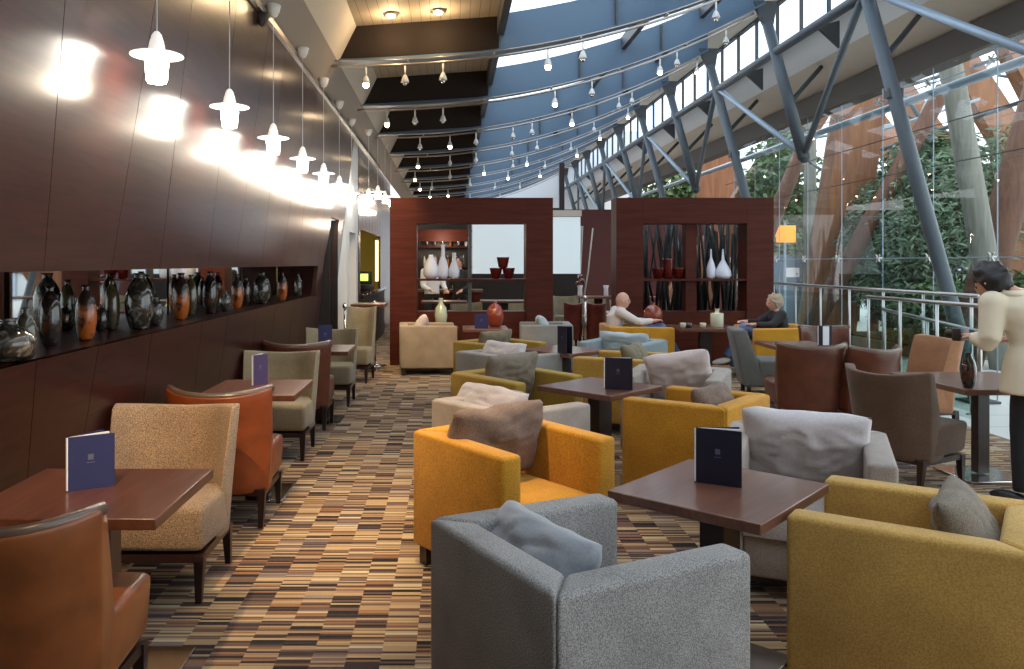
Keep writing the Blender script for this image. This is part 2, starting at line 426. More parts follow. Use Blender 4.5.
# sloping roof on the right: glazed, then plastered towards the eaves
def zb(X): return 3.9+.0302*max(0, X+1.28)**2.2
def beam_top(X): return zb(X)+.44
rf = MB(); n = 10
for i in range(n):
    a = .6+(4.3-.6)*i/n; b = .6+(4.3-.6)*(i+1)/n
    rf.prism([(a, YB, beam_top(a)+.05), (b, YB, beam_top(b)+.05), (b, YB, beam_top(b)+.07), (a, YB, beam_top(a)+.07)], (0, 38.5, 0))
struct(rf, 'ceiling_glazing', 'glass_roof')
struct(MB().prism([(4.3, YB, beam_top(4.3)+.04), (5.28, YB, 5.72), (5.28, YB, 6.2), (4.3, YB, 6.2)], (0, 38.5, 0)), 'trim_6', 'cream_paint')
# glazing bars (dark purlins) of the roof
def purlin(name, X, w, h, z, i, label):
    o = MB().box((0, 0, 0), (w, 38.3, h)).build(name, 'steel_dark'); o.location = (X, YB+19.25, z); tag(o, label, 'purlin'); return o
purlin('roof_purlin', .58, .08, .30, 4.36, 0, 'dark deep purlin where the boarded ceiling meets the glazed roof')
purlin('roof_purlin', 2.55, .07, .18, beam_top(2.55)-.09, 1, 'slim dark purlin under the middle of the glazed roof')
purlin('roof_purlin', 3.7, .07, .16, beam_top(3.7)-.09, 2, 'slim dark purlin near the upper edge of the glazed roof')

# ------------------------------------------------------------------ curved beams, tracks
def beam(k, Y):
    t = thing('roof_beam', '%s curved blue-grey steel roof beam counted from the camera' % ORD[k], 'beam', (0, Y, 3.9), 0, 'curved roof beams')
    for nm, th, sel in (('web', .05, 0), ('bottom_flange', .16, 1)):
        mb = MB(); n = 18; lo = []; hi = []
        for i in range(n+1):
            X = -1.28+(4.62+1.28)*i/n; z0 = zb(X)-3.9
            z1 = (beam_top(X)-3.9) if X < 3.6 else (beam_top(3.6)-3.9)+(zb(X)-zb(3.6))*1.0-(X-3.6)*.12
            if sel: z1 = z0+.03
            else: z0 += .03
            lo.append((X, z0)); hi.append((X, z1))
        if not sel: lo[0] = (-1.28, .03); hi[0] = (-1.10, .42)
        for i in range(n):
            mb.hexa([(lo[i][0], -th/2, lo[i][1]), (lo[i+1][0], -th/2, lo[i+1][1]), (lo[i+1][0], th/2, lo[i+1][1]), (lo[i][0], th/2, lo[i][1]),
                     (hi[i][0], -th/2, hi[i][1]), (hi[i+1][0], -th/2, hi[i+1][1]), (hi[i+1][0], th/2, hi[i+1][1]), (hi[i][0], th/2, hi[i][1])])
        mb.build(nm, 'steel_blue', t)
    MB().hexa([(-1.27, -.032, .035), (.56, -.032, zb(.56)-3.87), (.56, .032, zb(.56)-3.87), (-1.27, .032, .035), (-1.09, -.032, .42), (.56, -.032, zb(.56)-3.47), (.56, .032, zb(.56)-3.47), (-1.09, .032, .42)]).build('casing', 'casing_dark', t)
    for X in (1.9, 3.1):
        mb = MB(); mb.box((X, -.05, (zb(X)+beam_top(X))/2-3.9), (.02, .07, beam_top(X)-zb(X)-.05)); mb.build('stiffener', 'steel_dark', t)
    return t
def track(k, Y):
    mb = MB(); pts = [(-1.45+(4.4+1.45)*i/24, 0, 0) for i in range(25)]
    pts = [(p[0], 0, zb(max(p[0], -1.28))-3.9-.085) for p in pts]
    t = thing('track_rail', '%s curved metal lighting track counted from the camera' % ORD[k], 'lighting track', (0, Y-.2, 3.9), 0, 'lighting tracks')
    mb.tube(pts, .016, 8); mb.build('rail', 'rail_metal', t, smooth=True)
    mb = MB()
    for i in range(0, 25, 4): mb.box((pts[i][0], .06, pts[i][2]+.04), (.02, .14, .02))
    mb.tube([(p[0], 0, p[2]+.06) for p in pts], .008, 6); mb.build('conductor', 'rail_metal', t, smooth=True)
    return t
vis = [Y for Y in beamY if Y > 3.5]
for k, Y in enumerate(vis):
    beam(k, Y); track(k, Y)

# ------------------------------------------------------------------ spotlights
def spot_proto(lit):
    t = thing('spotlight', 'x', 'spotlight')
    MB().tube([(0, 0, 0), (0, 0, -.11)], .011, 8).build('stem', 'lamp_white', t, smooth=True)
    MB().lathe([(.014, -.10), (.028, -.12), (.046, -.175), (.046, -.185)], 14).build('housing', 'bulb_off', t, smooth=True); hs_ = t.children[-1]
    MB().ball((0, 0, -.20), .036 if lit else .026, 12).build('bulb', 'bulb_lit' if lit else 'chrome', hs_, smooth=True)
    return t
protos = {}
spots = {2: [(366, 1), (405, 0), (443, 0), (548, 1), (583, 0), (716, 0)], 3: [(387, 1), (415, 0), (443, 0), (555, 1), (592, 0), (660, 1), (677, 0), (726, 0)],
         4: [(420, 0), (450, 1), (476, 0), (513, 0), (532, 0), (572, 1), (619, 0), (632, 0), (697, 1)],
         5: [(418, 1), (450, 0), (476, 0), (512, 0), (537, 0), (594, 0), (628, 1)], 6: [(415, 1), (450, 0), (484, 1), (513, 0), (527, 1), (571, 0), (600, 1)],
         7: [(420, 1), (432, 0), (470, 0), (508, 1), (545, 0), (577, 1)], 8: [(430, 1), (448, 1), (495, 0), (540, 1)], 9: [(419, 1), (441, 0), (470, 1), (520, 0)], 10: [(425, 1), (449, 1), (500, 1)]}
for k, lst in spots.items():
    Y = vis[k]-.2
    for j, (px, lit) in enumerate(lst):
        X = (px-450)/F*Y; z = zb(X)-.10
        lab = '%s spotlight, %s from the left on the %s lighting track' % ('lit warm' if lit else 'unlit chrome', ORD[j], ORD[k])
        if lit not in protos:
            o = spot_proto(lit); protos[lit] = o; o.location = (X, Y, z); o['label'] = lab; o['group'] = 'track spotlights'
        else: o = dup(protos[lit], (X, Y, z), 0, lab, 'track spotlights')
# track lights aimed at the seats and the aisle (those above the frame included)
W = (1, .70, .38)
aim = [(-.3, 3.9, -.15, 4.55, 300), (-1.15, 1.3, -1.5, 4.3, 480), (-.6, 6.4, -.75, 6.0, 200), (-.9, 6.4, -1.1, 5.0, 80), (.5, 6.4, .2, 4.3, 120), (-.75, 9.0, -.4, 11.4, 160), (-.9, 11.6, -.95, 12.2, 170), (.7, 9.0, -.1, 11.6, 150),
       (-.9, 11.6, -1.0, 14, 150), (1.1, 9.0, 1.0, 7.5, 60), (2.9, 11.6, 4.4, 11.4, 130), (0, 14, .3, 16.5, 150), (2.0, 14, 2.3, 15.5, 90), (-.1, 6.4, .3, 12.4, 90)]
for (x0, y0, x1, y1, p) in aim: light('SPOT', (x0, y0-.08, zb(x0)-.36), p, W, r=.04, target=(x1, y1, .3), angle=48, blend=.9)
rd = []
for k, X in enumerate((-.65, -.13)):
    t = thing('downlight', '%s recessed round downlight glowing in the boarded ceiling' % ('left' if k == 0 else 'right'), 'downlight', (X, 8.80, 4.312+.07*(X+1.07)), 0, 'ceiling downlights')
    MB().lathe([(.075, 0), (.085, -.004), (.085, -.018), (.06, -.022)], 20).build('bezel', 'rail_metal', t, smooth=True)
    MB().ball((0, 0, -.022), (.052, .052, .02), 12).build('bulb', 'bulb_lit', t, smooth=True)
    light('POINT', (X, 8.80, 4.22), 8, W, r=.03)

# ------------------------------------------------------------------ pendants along the wall
def pendant():
    t = thing('pendant_lamp', 'x', 'pendant lamp')
    MB().lathe([(.008, -.10), (.03, -.09), (.050, -.05), (.060, -.005), (.055, .0)], 16, (0, 0, .985)).build('ceiling_rose', 'lamp_white', t, smooth=True)
    MB().tube([(0, 0, .0), (0, 0, .9)], .0035, 6).build('cord', 'paper', t)
    MB().lathe([(.010, .045), (.022, .03), (.034, -.01), (.040, -.045), (.122, -.066), (.124, -.071), (.04, -.066)], 28).build('lamp_shade', 'shade_glow', t, bevel=.001)
    MB().lathe([(.054, -.072), (.055, -.10), (.048, -.185), (.042, -.20), (.01, -.203)], 20).build('glass', 'lamp_glass', t, smooth=True)
    return t
pp = pendant()
py = [3.82+1.26*k for k in range(7)]+[12.8, 14.4, 16.0, 17.6]  # pendants past the even row are added, standing in for a reflected glow
for k, Y in enumerate(py):
    lab = '%s white pendant lamp counted from the camera along the dark wall' % ORD[k]
    if k == 0: o = pp; o['label'] = lab; o['group'] = 'pendant lamps'
    else: o = dup(pp, (0, 0, 0), 0, lab, 'pendant lamps')
    o.location = (-1.40 if k < 7 else -1.30, Y, 2.66 if k < 7 else (2.75, 2.95, 3.0, 3.05)[k-7])
    light('POINT', (-1.40, Y, 2.40 if k < 7 else 2.7), 7, (1, .86, .66), r=.045)
sp = thing('wall_speaker', 'small dark speaker on the wall top beside the nearest pendant rose', 'speaker', (-1.50, 6.2, 3.50), 0)
MB().hexa([(.03, -.03, -.07), (.06, -.03, -.07), (.06, .03, -.07), (.03, .03, -.07), (-.01, -.06, .03), (.10, -.06, .03), (.10, .06, .03), (-.01, .06, .03)]).build('cabinet', 'bar_dark', sp, bevel=.01)
MB().tube([(-.03, 0, .05), (.03, 0, .05)], .012).build('bracket', 'steel_dark', sp)

# ------------------------------------------------------------------ right side: columns, clerestory, fascia, glass wall
XG = 6.2
def col(k, Y):
    full = k % 2 == 0
    t = thing('steel_column', ('%s leaning grey steel column down to the floor, counted from the camera' if full else '%s short leaning steel column carried by struts, counted from the camera') % ORD[k//2], 'column',
              (4.6, Y, 0 if full else 3.1), 0, 'leaning steel columns')
    zt = 5.42; z0 = 0 if full else 3.1
    def P(z): return (.272*(5.4-z), 0, z-z0)
    MB().tube([P(0 if full else 3.15), P(5.15)], [.085, .075], 14).build('shaft', 'steel_column', t, smooth=True)
    MB().hexa([Vector(P(5.1))+Vector(v) for v in ((-.07, -.04, 0), (.07, -.04, 0), (.07, .04, 0), (-.07, .04, 0), (-.22, -.05, .34), (.12, -.05, .34), (.12, .05, .34), (-.22, .05, .34))]).build('head_plate', 'steel_dark', t)
    if full:
        MB().box((1.47, 0, .015), (.34, .3, .03)).build('base_plate', 'steel_dark', t, bevel=.005)
        MB().box(P(3.55), (.17, .10, .11)).build('bracket', 'steel_dark', t)
    else:
        MB().ball(P(3.15), .08, 12).build('node', 'steel_dark', t, smooth=True)
    # strut from the column out to the fascia
    a = Vector(P(3.95)); MB().tube([a, (5.72-4.6, .55, 4.62-z0)], .035, 8).build('strut', 'steel_dark', t, smooth=True)
    if full:   # raking braces down to the feet of the short columns on both sides
        top = Vector(P(4.75))
        MB().tube([top, (.272*2.2, 2.53, 3.22)], .045, 10).build('brace', 'steel_column', t, smooth=True)
        MB().tube([top, (.272*2.2, -2.53, 3.22)], .045, 10).build('brace', 'steel_pale', t, smooth=True)
cols = [Y for Y in beamY if Y > 6]   # first (6.62) is a short one
for i, Y in enumerate(cols): col(i+1, Y)
o = MB().tube([(0, YB, 0), (0, 34, 0)], .06, 12).build('tie_tube', 'steel_column', smooth=True); o.location = (4.79, 0, 4.71); tag(o, 'long grey steel tube joining the leaning columns below the clerestory', 'steel tube')
for i, Y in enumerate([y+1.35 for y in beamY if 5 < y < 32]):
    o = MB().prism([(0, 0, 0), (.30, 0, .08), (.30, 0, -.28)], (0, .05, 0)).build('gusset_plate', 'steel_dark'); o.location = (4.84, Y, 4.72)
    tag(o, '%s dark triangular gusset between tube and fascia, counted from the camera' % ORD[i], 'gusset', 'gusset plates')
# clerestory window
cw = MB(); zl, zu = 4.98, 5.70
cw.box((5.2, 14.75, zl-.03), (.08, 38.5, .07)); cw.box((5.2, 14.75, zu+.02), (.08, 38.5, .07))
yy = YB
while yy < 34: cw.box((5.2, yy, (zl+zu)/2), (.05, .035, zu-zl)); yy += .86
cwf = struct(cw, 'window_1', 'steel_dark')
MB().box((5.2, 14.75, (zl+zu)/2), (.01, 38.5, zu-zl)).build('window_pane', 'glass_roof', cwf)
# plastered fascia in two folds and the brown edge beam
struct(MB().prism([(5.24, YB, 4.95), (5.62, YB, 4.68), (5.70, YB, 4.80), (5.32, YB, 5.0)], (0, 38.5, 0)), 'trim_7', 'white_paint')
struct(MB().prism([(5.62, YB, 4.68), (6.22, YB, 4.45), (6.3, YB, 4.6), (5.70, YB, 4.80)], (0, 38.5, 0)), 'trim_8', 'cream_paint')
struct(MB().box((6.3, 14.75, 4.28), (.28, 38.5, .34)), 'trim_9', 'edge_brown')
# glass wall panels with patch fittings
gw = MB(); yy = 2.0; pl = []
gl0 = 13.86-1.2*11
PY = [gl0+1.2*k for k in range(0, 15)]
for a, b in zip(PY[:-1], PY[1:]):
    for z0, z1 in ((0.02, 1.66), (1.675, 3.9), (3.915, 4.1)):
        gw.box((XG, (a+b)/2, (z0+z1)/2), (.014, b-a-.012, z1-z0))
gwo = struct(gw, 'window_2', 'glass')
ft = MB()
for Yp in PY:
    for z in (1.667, 3.907):
        for a in (PI/4, -PI/4): ft.bar((XG-.07, Yp-.07*math.cos(a), z-.07*math.sin(a)), (XG-.07, Yp+.07*math.cos(a), z+.07*math.sin(a)), .016)
        ft.tube([(XG-.1, Yp, z), (XG-.01, Yp, z)], .014, 8)
ft.build('patch_fitting', 'brushed_steel', gwo)
sl = MB()
for Yp in PY: sl.box((XG, Yp, 2.05), (.010, .012, 4.1))
sl.box((XG, PY[0]/2+PY[-1]/2, 1.667), (.012, PY[-1]-PY[0], .013)); sl.box((XG, PY[0]/2+PY[-1]/2, 3.907), (.012, PY[-1]-PY[0], .013))
sl.build('silicone_joint', 'steel_pale', gwo)
cab = MB(); 
for z in (1.9+.9, 3.3): cab.tube([(XG-.2, PY[0], z), (XG-.2, PY[-1], z)], .006, 6)
cab.build('tie_cable', 'steel_dark', gwo)

# ------------------------------------------------------------------ railings
def railing(label, X, y0, y1, z, posts, z1=None, glass=True):
    t = thing('railing', label, 'railing', (X, y0, 0)); z1 = z if z1 is None else z1; L_ = y1-y0
    MB().tube([(0, 0, z), (0, L_, z1)], .022, 12).build('handrail', 'brushed_steel', t, smooth=True)
    for i in range(posts):
        f = i/(posts-1); y = L_*(.02+.96*f); zz = z+(z1-z)*f
        m = MB(); m.tube([(0, y, 0), (0, y, zz)], .016, 10); m.lathe([(.05, 0), (.05, .012), (.02, .016)], 14, (0, y, 0)); m.build('post', 'brushed_steel', t, smooth=True)
    if glass:
        for i in range(posts-1):
            a = L_*(.02+.96*i/(posts-1))+.05; b = L_*(.02+.96*(i+1)/(posts-1))-.05
            za = z+(z1-z)*i/(posts-1); zc = z+(z1-z)*(i+1)/(posts-1)
            MB().prism([(0, a, .1), (0, b, .1), (0, b, zc-.1), (0, a, za-.1)], (.008, 0, 0)).build('glass_panel', 'glass_green', t)
railing('outer steel railing with glass panels along the window wall', 5.5, 8.33, 13.7, 1.256, 7)
railing('inner steel railing with glass panels nearer the tables', 5.0, 7.5, 9.6, 1.195, 4)
railing('sloping steel handrail descending toward the camera beside the man in cream', 5.25, 7.9, 9.7, .915, 3, 1.04, True)

# ------------------------------------------------------------------ furniture
def armchair(name_mat, label, loc, rz, wd=.78, dp=.76, h=.71):
    """cube armchair, faces local +X"""
    t = thing('armchair', label, 'armchair', loc, rz)
    a, b, th, z0 = dp/2, wd/2, .125, .10
    def sl(pts, top): return [(x, y, z0) for x, y in pts]+[(x, y, top(x)) for x, y in pts]
    tf = lambda x: h-.012*(x+a)/(2*a)
    MB().hexa(sl([(-a, -b), (-a+th, -b+th), (-a+th, b-th), (-a, b)], tf)).build('backrest', name_mat, t, bevel=.022, seg=3)
    for s in (-1, 1):
        MB().hexa(sl([(-a, s*b), (a, s*b), (a, s*(b-th)), (-a+th, s*(b-th))][::s], tf)).build('armrest', name_mat, t, bevel=.022, seg=3)
    MB().box(((th)/2, 0, .2), (dp-th-.03, wd-2*th, .2)).build('seat_base', name_mat, t, bevel=.015)
    # seat cushion with a crowned top
    m = MB(); nx = 8; bm = m.bm; g = []
    x0, x1, y1 = -a+th+.002, a+.01, b-th-.002
    for i in range(nx+1):
        for j in range(nx+1):
            u, v = 2*i/nx-1, 2*j/nx-1
            g.append(bm.verts.new((x0+(x1-x0)*i/nx, -y1+2*y1*j/nx, .405+.035*((1-u**4)*(1-v**4))**.5)))
    for i in range(nx):
        for j in range(nx): q = i*(nx+1)+j; bm.faces.new((g[q], g[q+nx+1], g[q+nx+2], g[q+1]))
    ed = [e for e in bm.edges if e.is_boundary]
    r = bmesh.ops.extrude_edge_only(bm, edges=ed)
    nv = [v for v in r['geom'] if isinstance(v, bmesh.types.BMVert)]
    for v in nv: v.co.z = .30
    m.build('seat_cushion', name_mat, t, smooth=True)
    for sx in (-1, 1):
        for sy in (-1, 1): MB().box((sx*(a-.06), sy*(b-.06), .055), (.06, .06, .11)).build('foot', 'wood_leg', t)
    MB().box((0, 0, .085), (dp-.12, wd-.12, .04)).build('plinth', 'wood_leg', t)
    return t
def dchair(fm, label, loc, rz, wd=.60, h=.82, pipe=None, seatmat=None):
    """high-back chair with winged, dished back, faces local +Y; origin under the seat centre"""
    t = thing('dining_chair', label, 'chair', loc, rz)
    m = MB(); bm = m.bm; nu, nv = 12, 8; F_, B_ = [], []
    for j in range(nv+1):
        z = .20+(h-.20)*j/nv; f = j/nv
        for i in range(nu+1):
            u = 2*i/nu-1; wing = abs(u)**3
            hw = wd/2*(.90+.12*f)
            zz = z+(.028*wing*f-.010*f*(1-abs(u)))
            yb = -.27-.13*f**1.3+wing*(.10+.05*(1-f)*0+.06*f)
            th = .075-.02*f
            fx = hw*u*(1-.05*wing)
            F_.append(bm.verts.new((hw*u*.93, yb+th+abs(u)**5*(.035+.09*(1-f)), zz-.012*abs(u)**8*(f > .99)))); B_.append(bm.verts.new((hw*u, yb, zz)))
    W_ = nu+1
    for j in range(nv):
        for i in range(nu):
            q = j*W_+i
            bm.faces.new((F_[q], F_[q+1], F_[q+1+W_], F_[q+W_])); bm.faces.new((B_[q+1], B_[q], B_[q+W_], B_[q+1+W_]))
    for j in range(nv):
        for i in (0, nu):
            q = j*W_+i; bm.faces.new((F_[q], F_[q+W_], B_[q+W_], B_[q]))
    for i in range(nu):
        q = nv*W_+i; bm.faces.new((F_[q], F_[q+1], B_[q+1], B_[q])); q = i; bm.faces.new((F_[q], F_[q+1], B_[q+1], B_[q]))
    top = [Vector(((F_[nv*W_+i].co.x+B_[nv*W_+i].co.x)/2, (F_[nv*W_+i].co.y+B_[nv*W_+i].co.y)/2, F_[nv*W_+i].co.z+.002)) for i in range(W_)]
    m.build('backrest', fm, t, bevel=.014, seg=2)
    if pipe: MB().tube(top, .022, 8).build('top_roll', pipe, t, smooth=True)
    sm = seatmat or fm
    w2 = wd*.90
    MB().hexa([(-w2/2, -.19, .22), (w2/2, -.19, .22), (w2/2*.97, .27, .24), (-w2/2*.97, .27, .24), (-w2/2, -.17, .455), (w2/2, -.17, .455), (w2/2, .30, .46), (-w2/2, .30, .46)]).build('seat', sm, t, bevel=.035, seg=3)
    MB().box((0, .01, .205), (w2*.95, .48, .04)).build('seat_frame', 'wood_leg', t)
    for sx in (-1, 1):
        for y0, y1 in ((-.22, -.25), (.235, .25)):
            x = sx*(w2/2-.03)
            MB().hexa([(x-.014, y1-.014, 0), (x+.014, y1-.014, 0), (x+.014, y1+.014, 0), (x-.014, y1+.014, 0), (x-.024, y0-.024, .22), (x+.024, y0-.024, .22), (x+.024, y0+.024, .22), (x-.024, y0+.024, .22)]).build('leg', 'wood_leg', t)
    return t
def table(label, loc, rz, w=.66, d=.66, h=.70, top='wood_table', base=.42, ped=(.16, .10)):
    t = thing('table', label, 'table', loc, rz)
    MB().box((0, 0, h-.02), (w, d, .04)).build('tabletop', top, t, bevel=.004)
    MB().box((0, 0, h/2), (*ped, h-.05)).build('pedestal', 'wood_leg', t, bevel=.004)
    MB().box((0, 0, .008), (base, base, .016)).build('base_plate', 'chrome', t, bevel=.004)
    return t
def pillow(m_, label, loc, rot, w=.46, h=.34, t=.14, seed=0, slump=0.0):
    m = MB(); bm = m.bm; n = 26; top = {}; bot = {}
    for i in range(n+1):
        for j in range(n+1):
            u, v = 2*i/n-1, 2*j/n-1
            e = max(0, (1-abs(u)**2.6))*max(0, (1-abs(v)**2.6)); z = t/2*e**.42; fold = (1-abs(noise.noise(Vector((u*2.2+seed, v*3.1-seed, seed*1.7))))*2.2)
            px = u*w/2*(1-.05*(1-v*v)*abs(u)**3-.03*abs(v)**8*abs(u)); pz = v*h/2*(1-.06*(1-u*u)*abs(v)**3-.045*abs(u)**8*abs(v))
            nz = noise.noise(Vector((u*1.7+seed*3.1, v*1.7, seed)))*.022+noise.noise(Vector((u*4+seed, v*4+seed*2, 2)))*.012+max(0, fold)**3*.022*e
            px += noise.noise(Vector((v*2, seed+5, u)))*.012
            pz += noise.noise(Vector((u*2, seed+9, v)))*.016 - slump*(1-u*u)*(v+1)*.5*h*.25
            top[i, j] = bm.verts.new((px, z*(.9)+nz*e**.3, pz))
            bot[i, j] = top[i, j] if (i in (0, n) or j in (0, n)) else bm.verts.new((px, -z+nz*e**.3*.6, pz))
    for i in range(n):
        for j in range(n):
            bm.faces.new((top[i, j], top[i+1, j], top[i+1, j+1], top[i, j+1]))
            q = (bot[i, j], bot[i, j+1], bot[i+1, j+1], bot[i+1, j])
            if len(set(q)) == 4:
                try: bm.faces.new(q)
                except ValueError: pass
    o = m.build('cushion', m_, smooth=True); tag(o, label, 'cushion')
    o.location = loc; o.rotation_euler = rot
    return o
def menu(m_, label, loc, rz, w=.16, h=.225, ang=.5, page=True):
    t = thing('menu_card', label, 'menu', loc, rz)
    for s in (-1, 1):
        d = Vector((math.cos(ang*s*.5), math.sin(ang*s*.5), 0))
        cv = MB().bar((0, s*.002, h/2), Vector((w*d.x, w*d.y+s*.002, h/2)), .003, h).build('cover', m_, t); cvs = cv if s == -1 else cvs
    if page: MB().bar((0, 0, h/2+.002), (w*.96, .0, h/2+.002), .010, h-.006).build('page', 'paper', t)
    d = Vector((math.cos(-ang*.5), math.sin(-ang*.5), 0)); nrm = Vector((d.y, -d.x, 0))*-1
    nrm = Vector((math.sin(-ang*.5), -math.cos(-ang*.5), 0))
    c = d*w*.5+nrm*.005
    m = MB(); m.bar(c+Vector((0, 0, h*.60))-d*.010, c+Vector((0, 0, h*.60))+d*.010, .0012, .022); m.bar(c+Vector((0, 0, h*.50))-d*.014, c+Vector((0, 0, h*.50))+d*.014, .0012, .003)
    m.build('crest', 'crest', cvs)
    return t
R = math.radians
def inchair(loc, rz, back=.20, side=0, z=.44, tilt=14, spin=0, hh=.34):
    """position and rotation of a cushion leaning on the backrest of an armchair facing rz"""
    c, s = math.cos(rz), math.sin(rz)
    x, y = -back, side
    return (loc[0]+c*x-s*y, loc[1]+s*x+c*y, z+hh/2), (R(-tilt), R(spin), rz-PI/2)

# lounge armchairs: (material, x, y, facing degrees, label)
def seat(mt, x, y, deg, label, cush=None, **k):
    rz = R(deg); a = armchair(mt, label, (x, y, 0), rz, **{q: k[q] for q in k if q in ('wd', 'dp', 'h')})
    if cush:
        cm, cl, kw = cush
        pk = {q: kw.pop(q) for q in list(kw) if q in ('w', 'h', 't', 'seed', 'slump')}
        loc, rot = inchair((x, y), rz, hh=pk.get('h', .34), **kw)
        pillow(cm, cl, loc, rot, **pk)
    return a
seat('fabric_grey', .435, 2.65, 28, 'speckled grey armchair in the front, backing onto the camera', ('cushion_blue', 'pale blue-grey cushion in the speckled grey front armchair', dict(back=.14, side=.10, w=.56, h=.34, t=.19, tilt=34, seed=1, z=.42)), wd=.76, dp=.75)
seat('fabric_mustard', .33, 4.22, -53, 'mustard armchair with brown tweed cushion beside the carpet aisle', ('cushion_brown', 'brown tweed cushion in the mustard armchair by the aisle', dict(back=.10, side=-.04, w=.64, h=.42, t=.19, tilt=14, seed=2)), dp=.74)
seat('fabric_beige', 1.80, 4.06, -115, 'beige armchair with large white cushion behind the front lounge table', ('cushion_white', 'large creased white cushion in the beige armchair', dict(back=.08, w=.62, h=.42, t=.2, tilt=20, seed=3)))
seat('fabric_yellow', 1.715, 2.925, 143, 'pale yellow armchair at the bottom right with a brown-grey cushion', ('cushion_taupe', 'brown-grey woven cushion in the bottom right yellow armchair', dict(back=.16, side=.02, w=.48, h=.38, tilt=26, seed=4, t=.17)), wd=.71, dp=.75)
seat('fabric_mustard', 1.665, 5.40, 139, 'mustard armchair seen from behind in the middle of the lounge', ('cushion_brown', 'brown tweed cushion in the middle mustard armchair', dict(back=.14, w=.50, h=.36, tilt=22, t=.17, seed=5)), wd=.76, dp=.72)
seat('fabric_beige', .39, 5.20, 38, 'beige grey armchair with lilac cushion behind the aisle mustard chair', ('cushion_lilac', 'lilac satin cushion in the beige grey armchair', dict(back=.10, side=.12, w=.64, h=.34, tilt=34, t=.2, seed=6, z=.47)), wd=.74, dp=.74)
seat('fabric_olive', .54, 6.50, -50, 'olive-yellow armchair with ribbed grey cushion, second row by the aisle', ('cushion_taupe', 'ribbed grey cushion in the olive-yellow second row armchair', dict(back=.08, w=.58, h=.44, t=.17, tilt=14, seed=7)))
seat('fabric_beige', 1.88, 6.62, -115, 'beige armchair with pinkish white cushion behind the second lounge table', ('cushion_pink', 'crumpled pinkish white cushion in the second beige armchair', dict(back=.02, side=.02, w=.54, h=.42, tilt=26, t=.2, seed=8, z=.47, spin=10)))
seat('fabric_pale_grey', .59, 8.05, 40, 'pale grey armchair with white cushion, third row by the aisle', ('cushion_white', 'small white cushion in the pale grey third row armchair', dict(back=.10, w=.58, h=.36, t=.17, tilt=26, seed=9, z=.47)))
seat('fabric_ochre', 1.70, 7.80, 148, 'ochre armchair with dark moss cushion behind the second menu', ('cushion_moss', 'dark moss cushion in the ochre armchair', dict(back=.12, w=.52, h=.36, t=.17, tilt=20, seed=10, z=.47)))
seat('fabric_olive', .57, 9.15, -45, 'farthest olive-yellow armchair with a green-grey cushion by the aisle', ('cushion_moss', 'green-grey cushion in the farthest olive-yellow armchair', dict(back=.10, w=.56, h=.40, tilt=16, seed=11)))
seat('fabric_blue_grey', 2.0, 9.25, -128, 'blue-grey armchair with sky blue cushion in front of the seated bald man', ('cushion_sky', 'sky blue cushion in the blue-grey armchair', dict(back=.06, w=.62, h=.34, tilt=18, seed=12, z=.47)))
seat('fabric_sand', -.33, 11.75, 4, 'sand armchair lit by a warm spot beside the aisle and the left portal', ('cushion_pink', 'pale pink cushion in the warm lit sand armchair', dict(back=.12, w=.46, h=.42, tilt=28, t=.17, seed=13)), dp=.82)
seat('fabric_pale_grey', 1.42, 11.9, 176, 'grey armchair facing left in front of the left portal', ('cushion_sky', 'pale cushion in the grey armchair before the left portal', dict(back=-.02, w=.40, h=.40, tilt=28, t=.17, seed=14)))
seat('fabric_mustard', 2.68, 11.55, 0, 'mustard armchair with the bald man sitting in it', wd=.86, dp=.90)
seat('fabric_mustard', 4.62, 11.35, 180, 'orange mustard armchair with the woman in black sitting in it', wd=.86, dp=.90)

T1 = table('walnut lounge table in front with a dark blue menu on it', (1.085, 3.215, 0), R(47), .70, .61)
T2 = table('walnut lounge table in the second row with a dark blue menu', (1.10, 5.87, 0), R(44), .66, .64)
T3 = table('walnut lounge table in the third row with a narrow dark menu', (1.18, 8.35, 0), R(44), .66, .66)
T4 = table('low table with amber vase between the sand and grey armchairs', (.49, 11.2, 0), 0, .62, .66)
T5 = table('dark table with vases between the bald man and the woman', (3.60, 11.3, 0), 0, .9, .8, .70, 'wood_table_dark')
menu('menu_dark', 'dark blue menu standing open on the front lounge table', (1.005, 3.29, .70), R(-14), .185, .225, .5)
menu('menu_dark', 'dark blue menu standing open on the second row lounge table', (1.10, 5.72, .70), R(-3), .20, .225, .45)
menu('menu_dark', 'narrow near-black menu standing on the third row lounge table', (1.08, 8.02, .70), R(-50), .16, .27, .5, False)
menu('menu_blue', 'navy menu standing on the low table beside the amber vase', (.34, 10.98, .70), R(-3), .19, .2, .45, False)

# window-side dining group
dchair('fabric_brown', 'brown fabric high-back chair in front of the man in the cream jacket', (3.36, 5.90, 0), R(-62), .64)
dchair('leather_brown', 'brown leather chair seen from behind, left of the brown fabric chair', (3.42, 7.75, 0), R(-4), .64, pipe='piping_leather')
dchair('leather_brown', 'brown leather chair with shiny curved back between two other chairs', (3.88, 7.62, 0), R(14), .54, .80, pipe='piping_leather')
dchair('leather_brown', 'farthest brown leather chair facing the camera near the railing', (4.42, 9.35, 0), R(168), .56, pipe='piping_leather')
dchair('fabric_tan', 'tan high-back chair by the handrail turned toward the left', (4.46, 7.62, 0), R(100), .50, .88)
tR = table('wooden table beside the man in the cream jacket', (3.99, 6.02, 0), R(2), .86, .92, .72, 'wood_table', .45, (.09, .08))
tB = table('wooden table with the black and white menu near the railing', (3.75, 8.75, 0), 0, .62, .62, .72, 'wood_table', .42, (.09, .08))
mm_ = menu('menu_dark', 'black menu with white page on the table near the railing', (3.93, 8.55, .72), R(5), .14, .21, .5)
MB().box((.085, -.03, .105), (.09, .003, .2)).build('insert_page', 'paper', mm_)
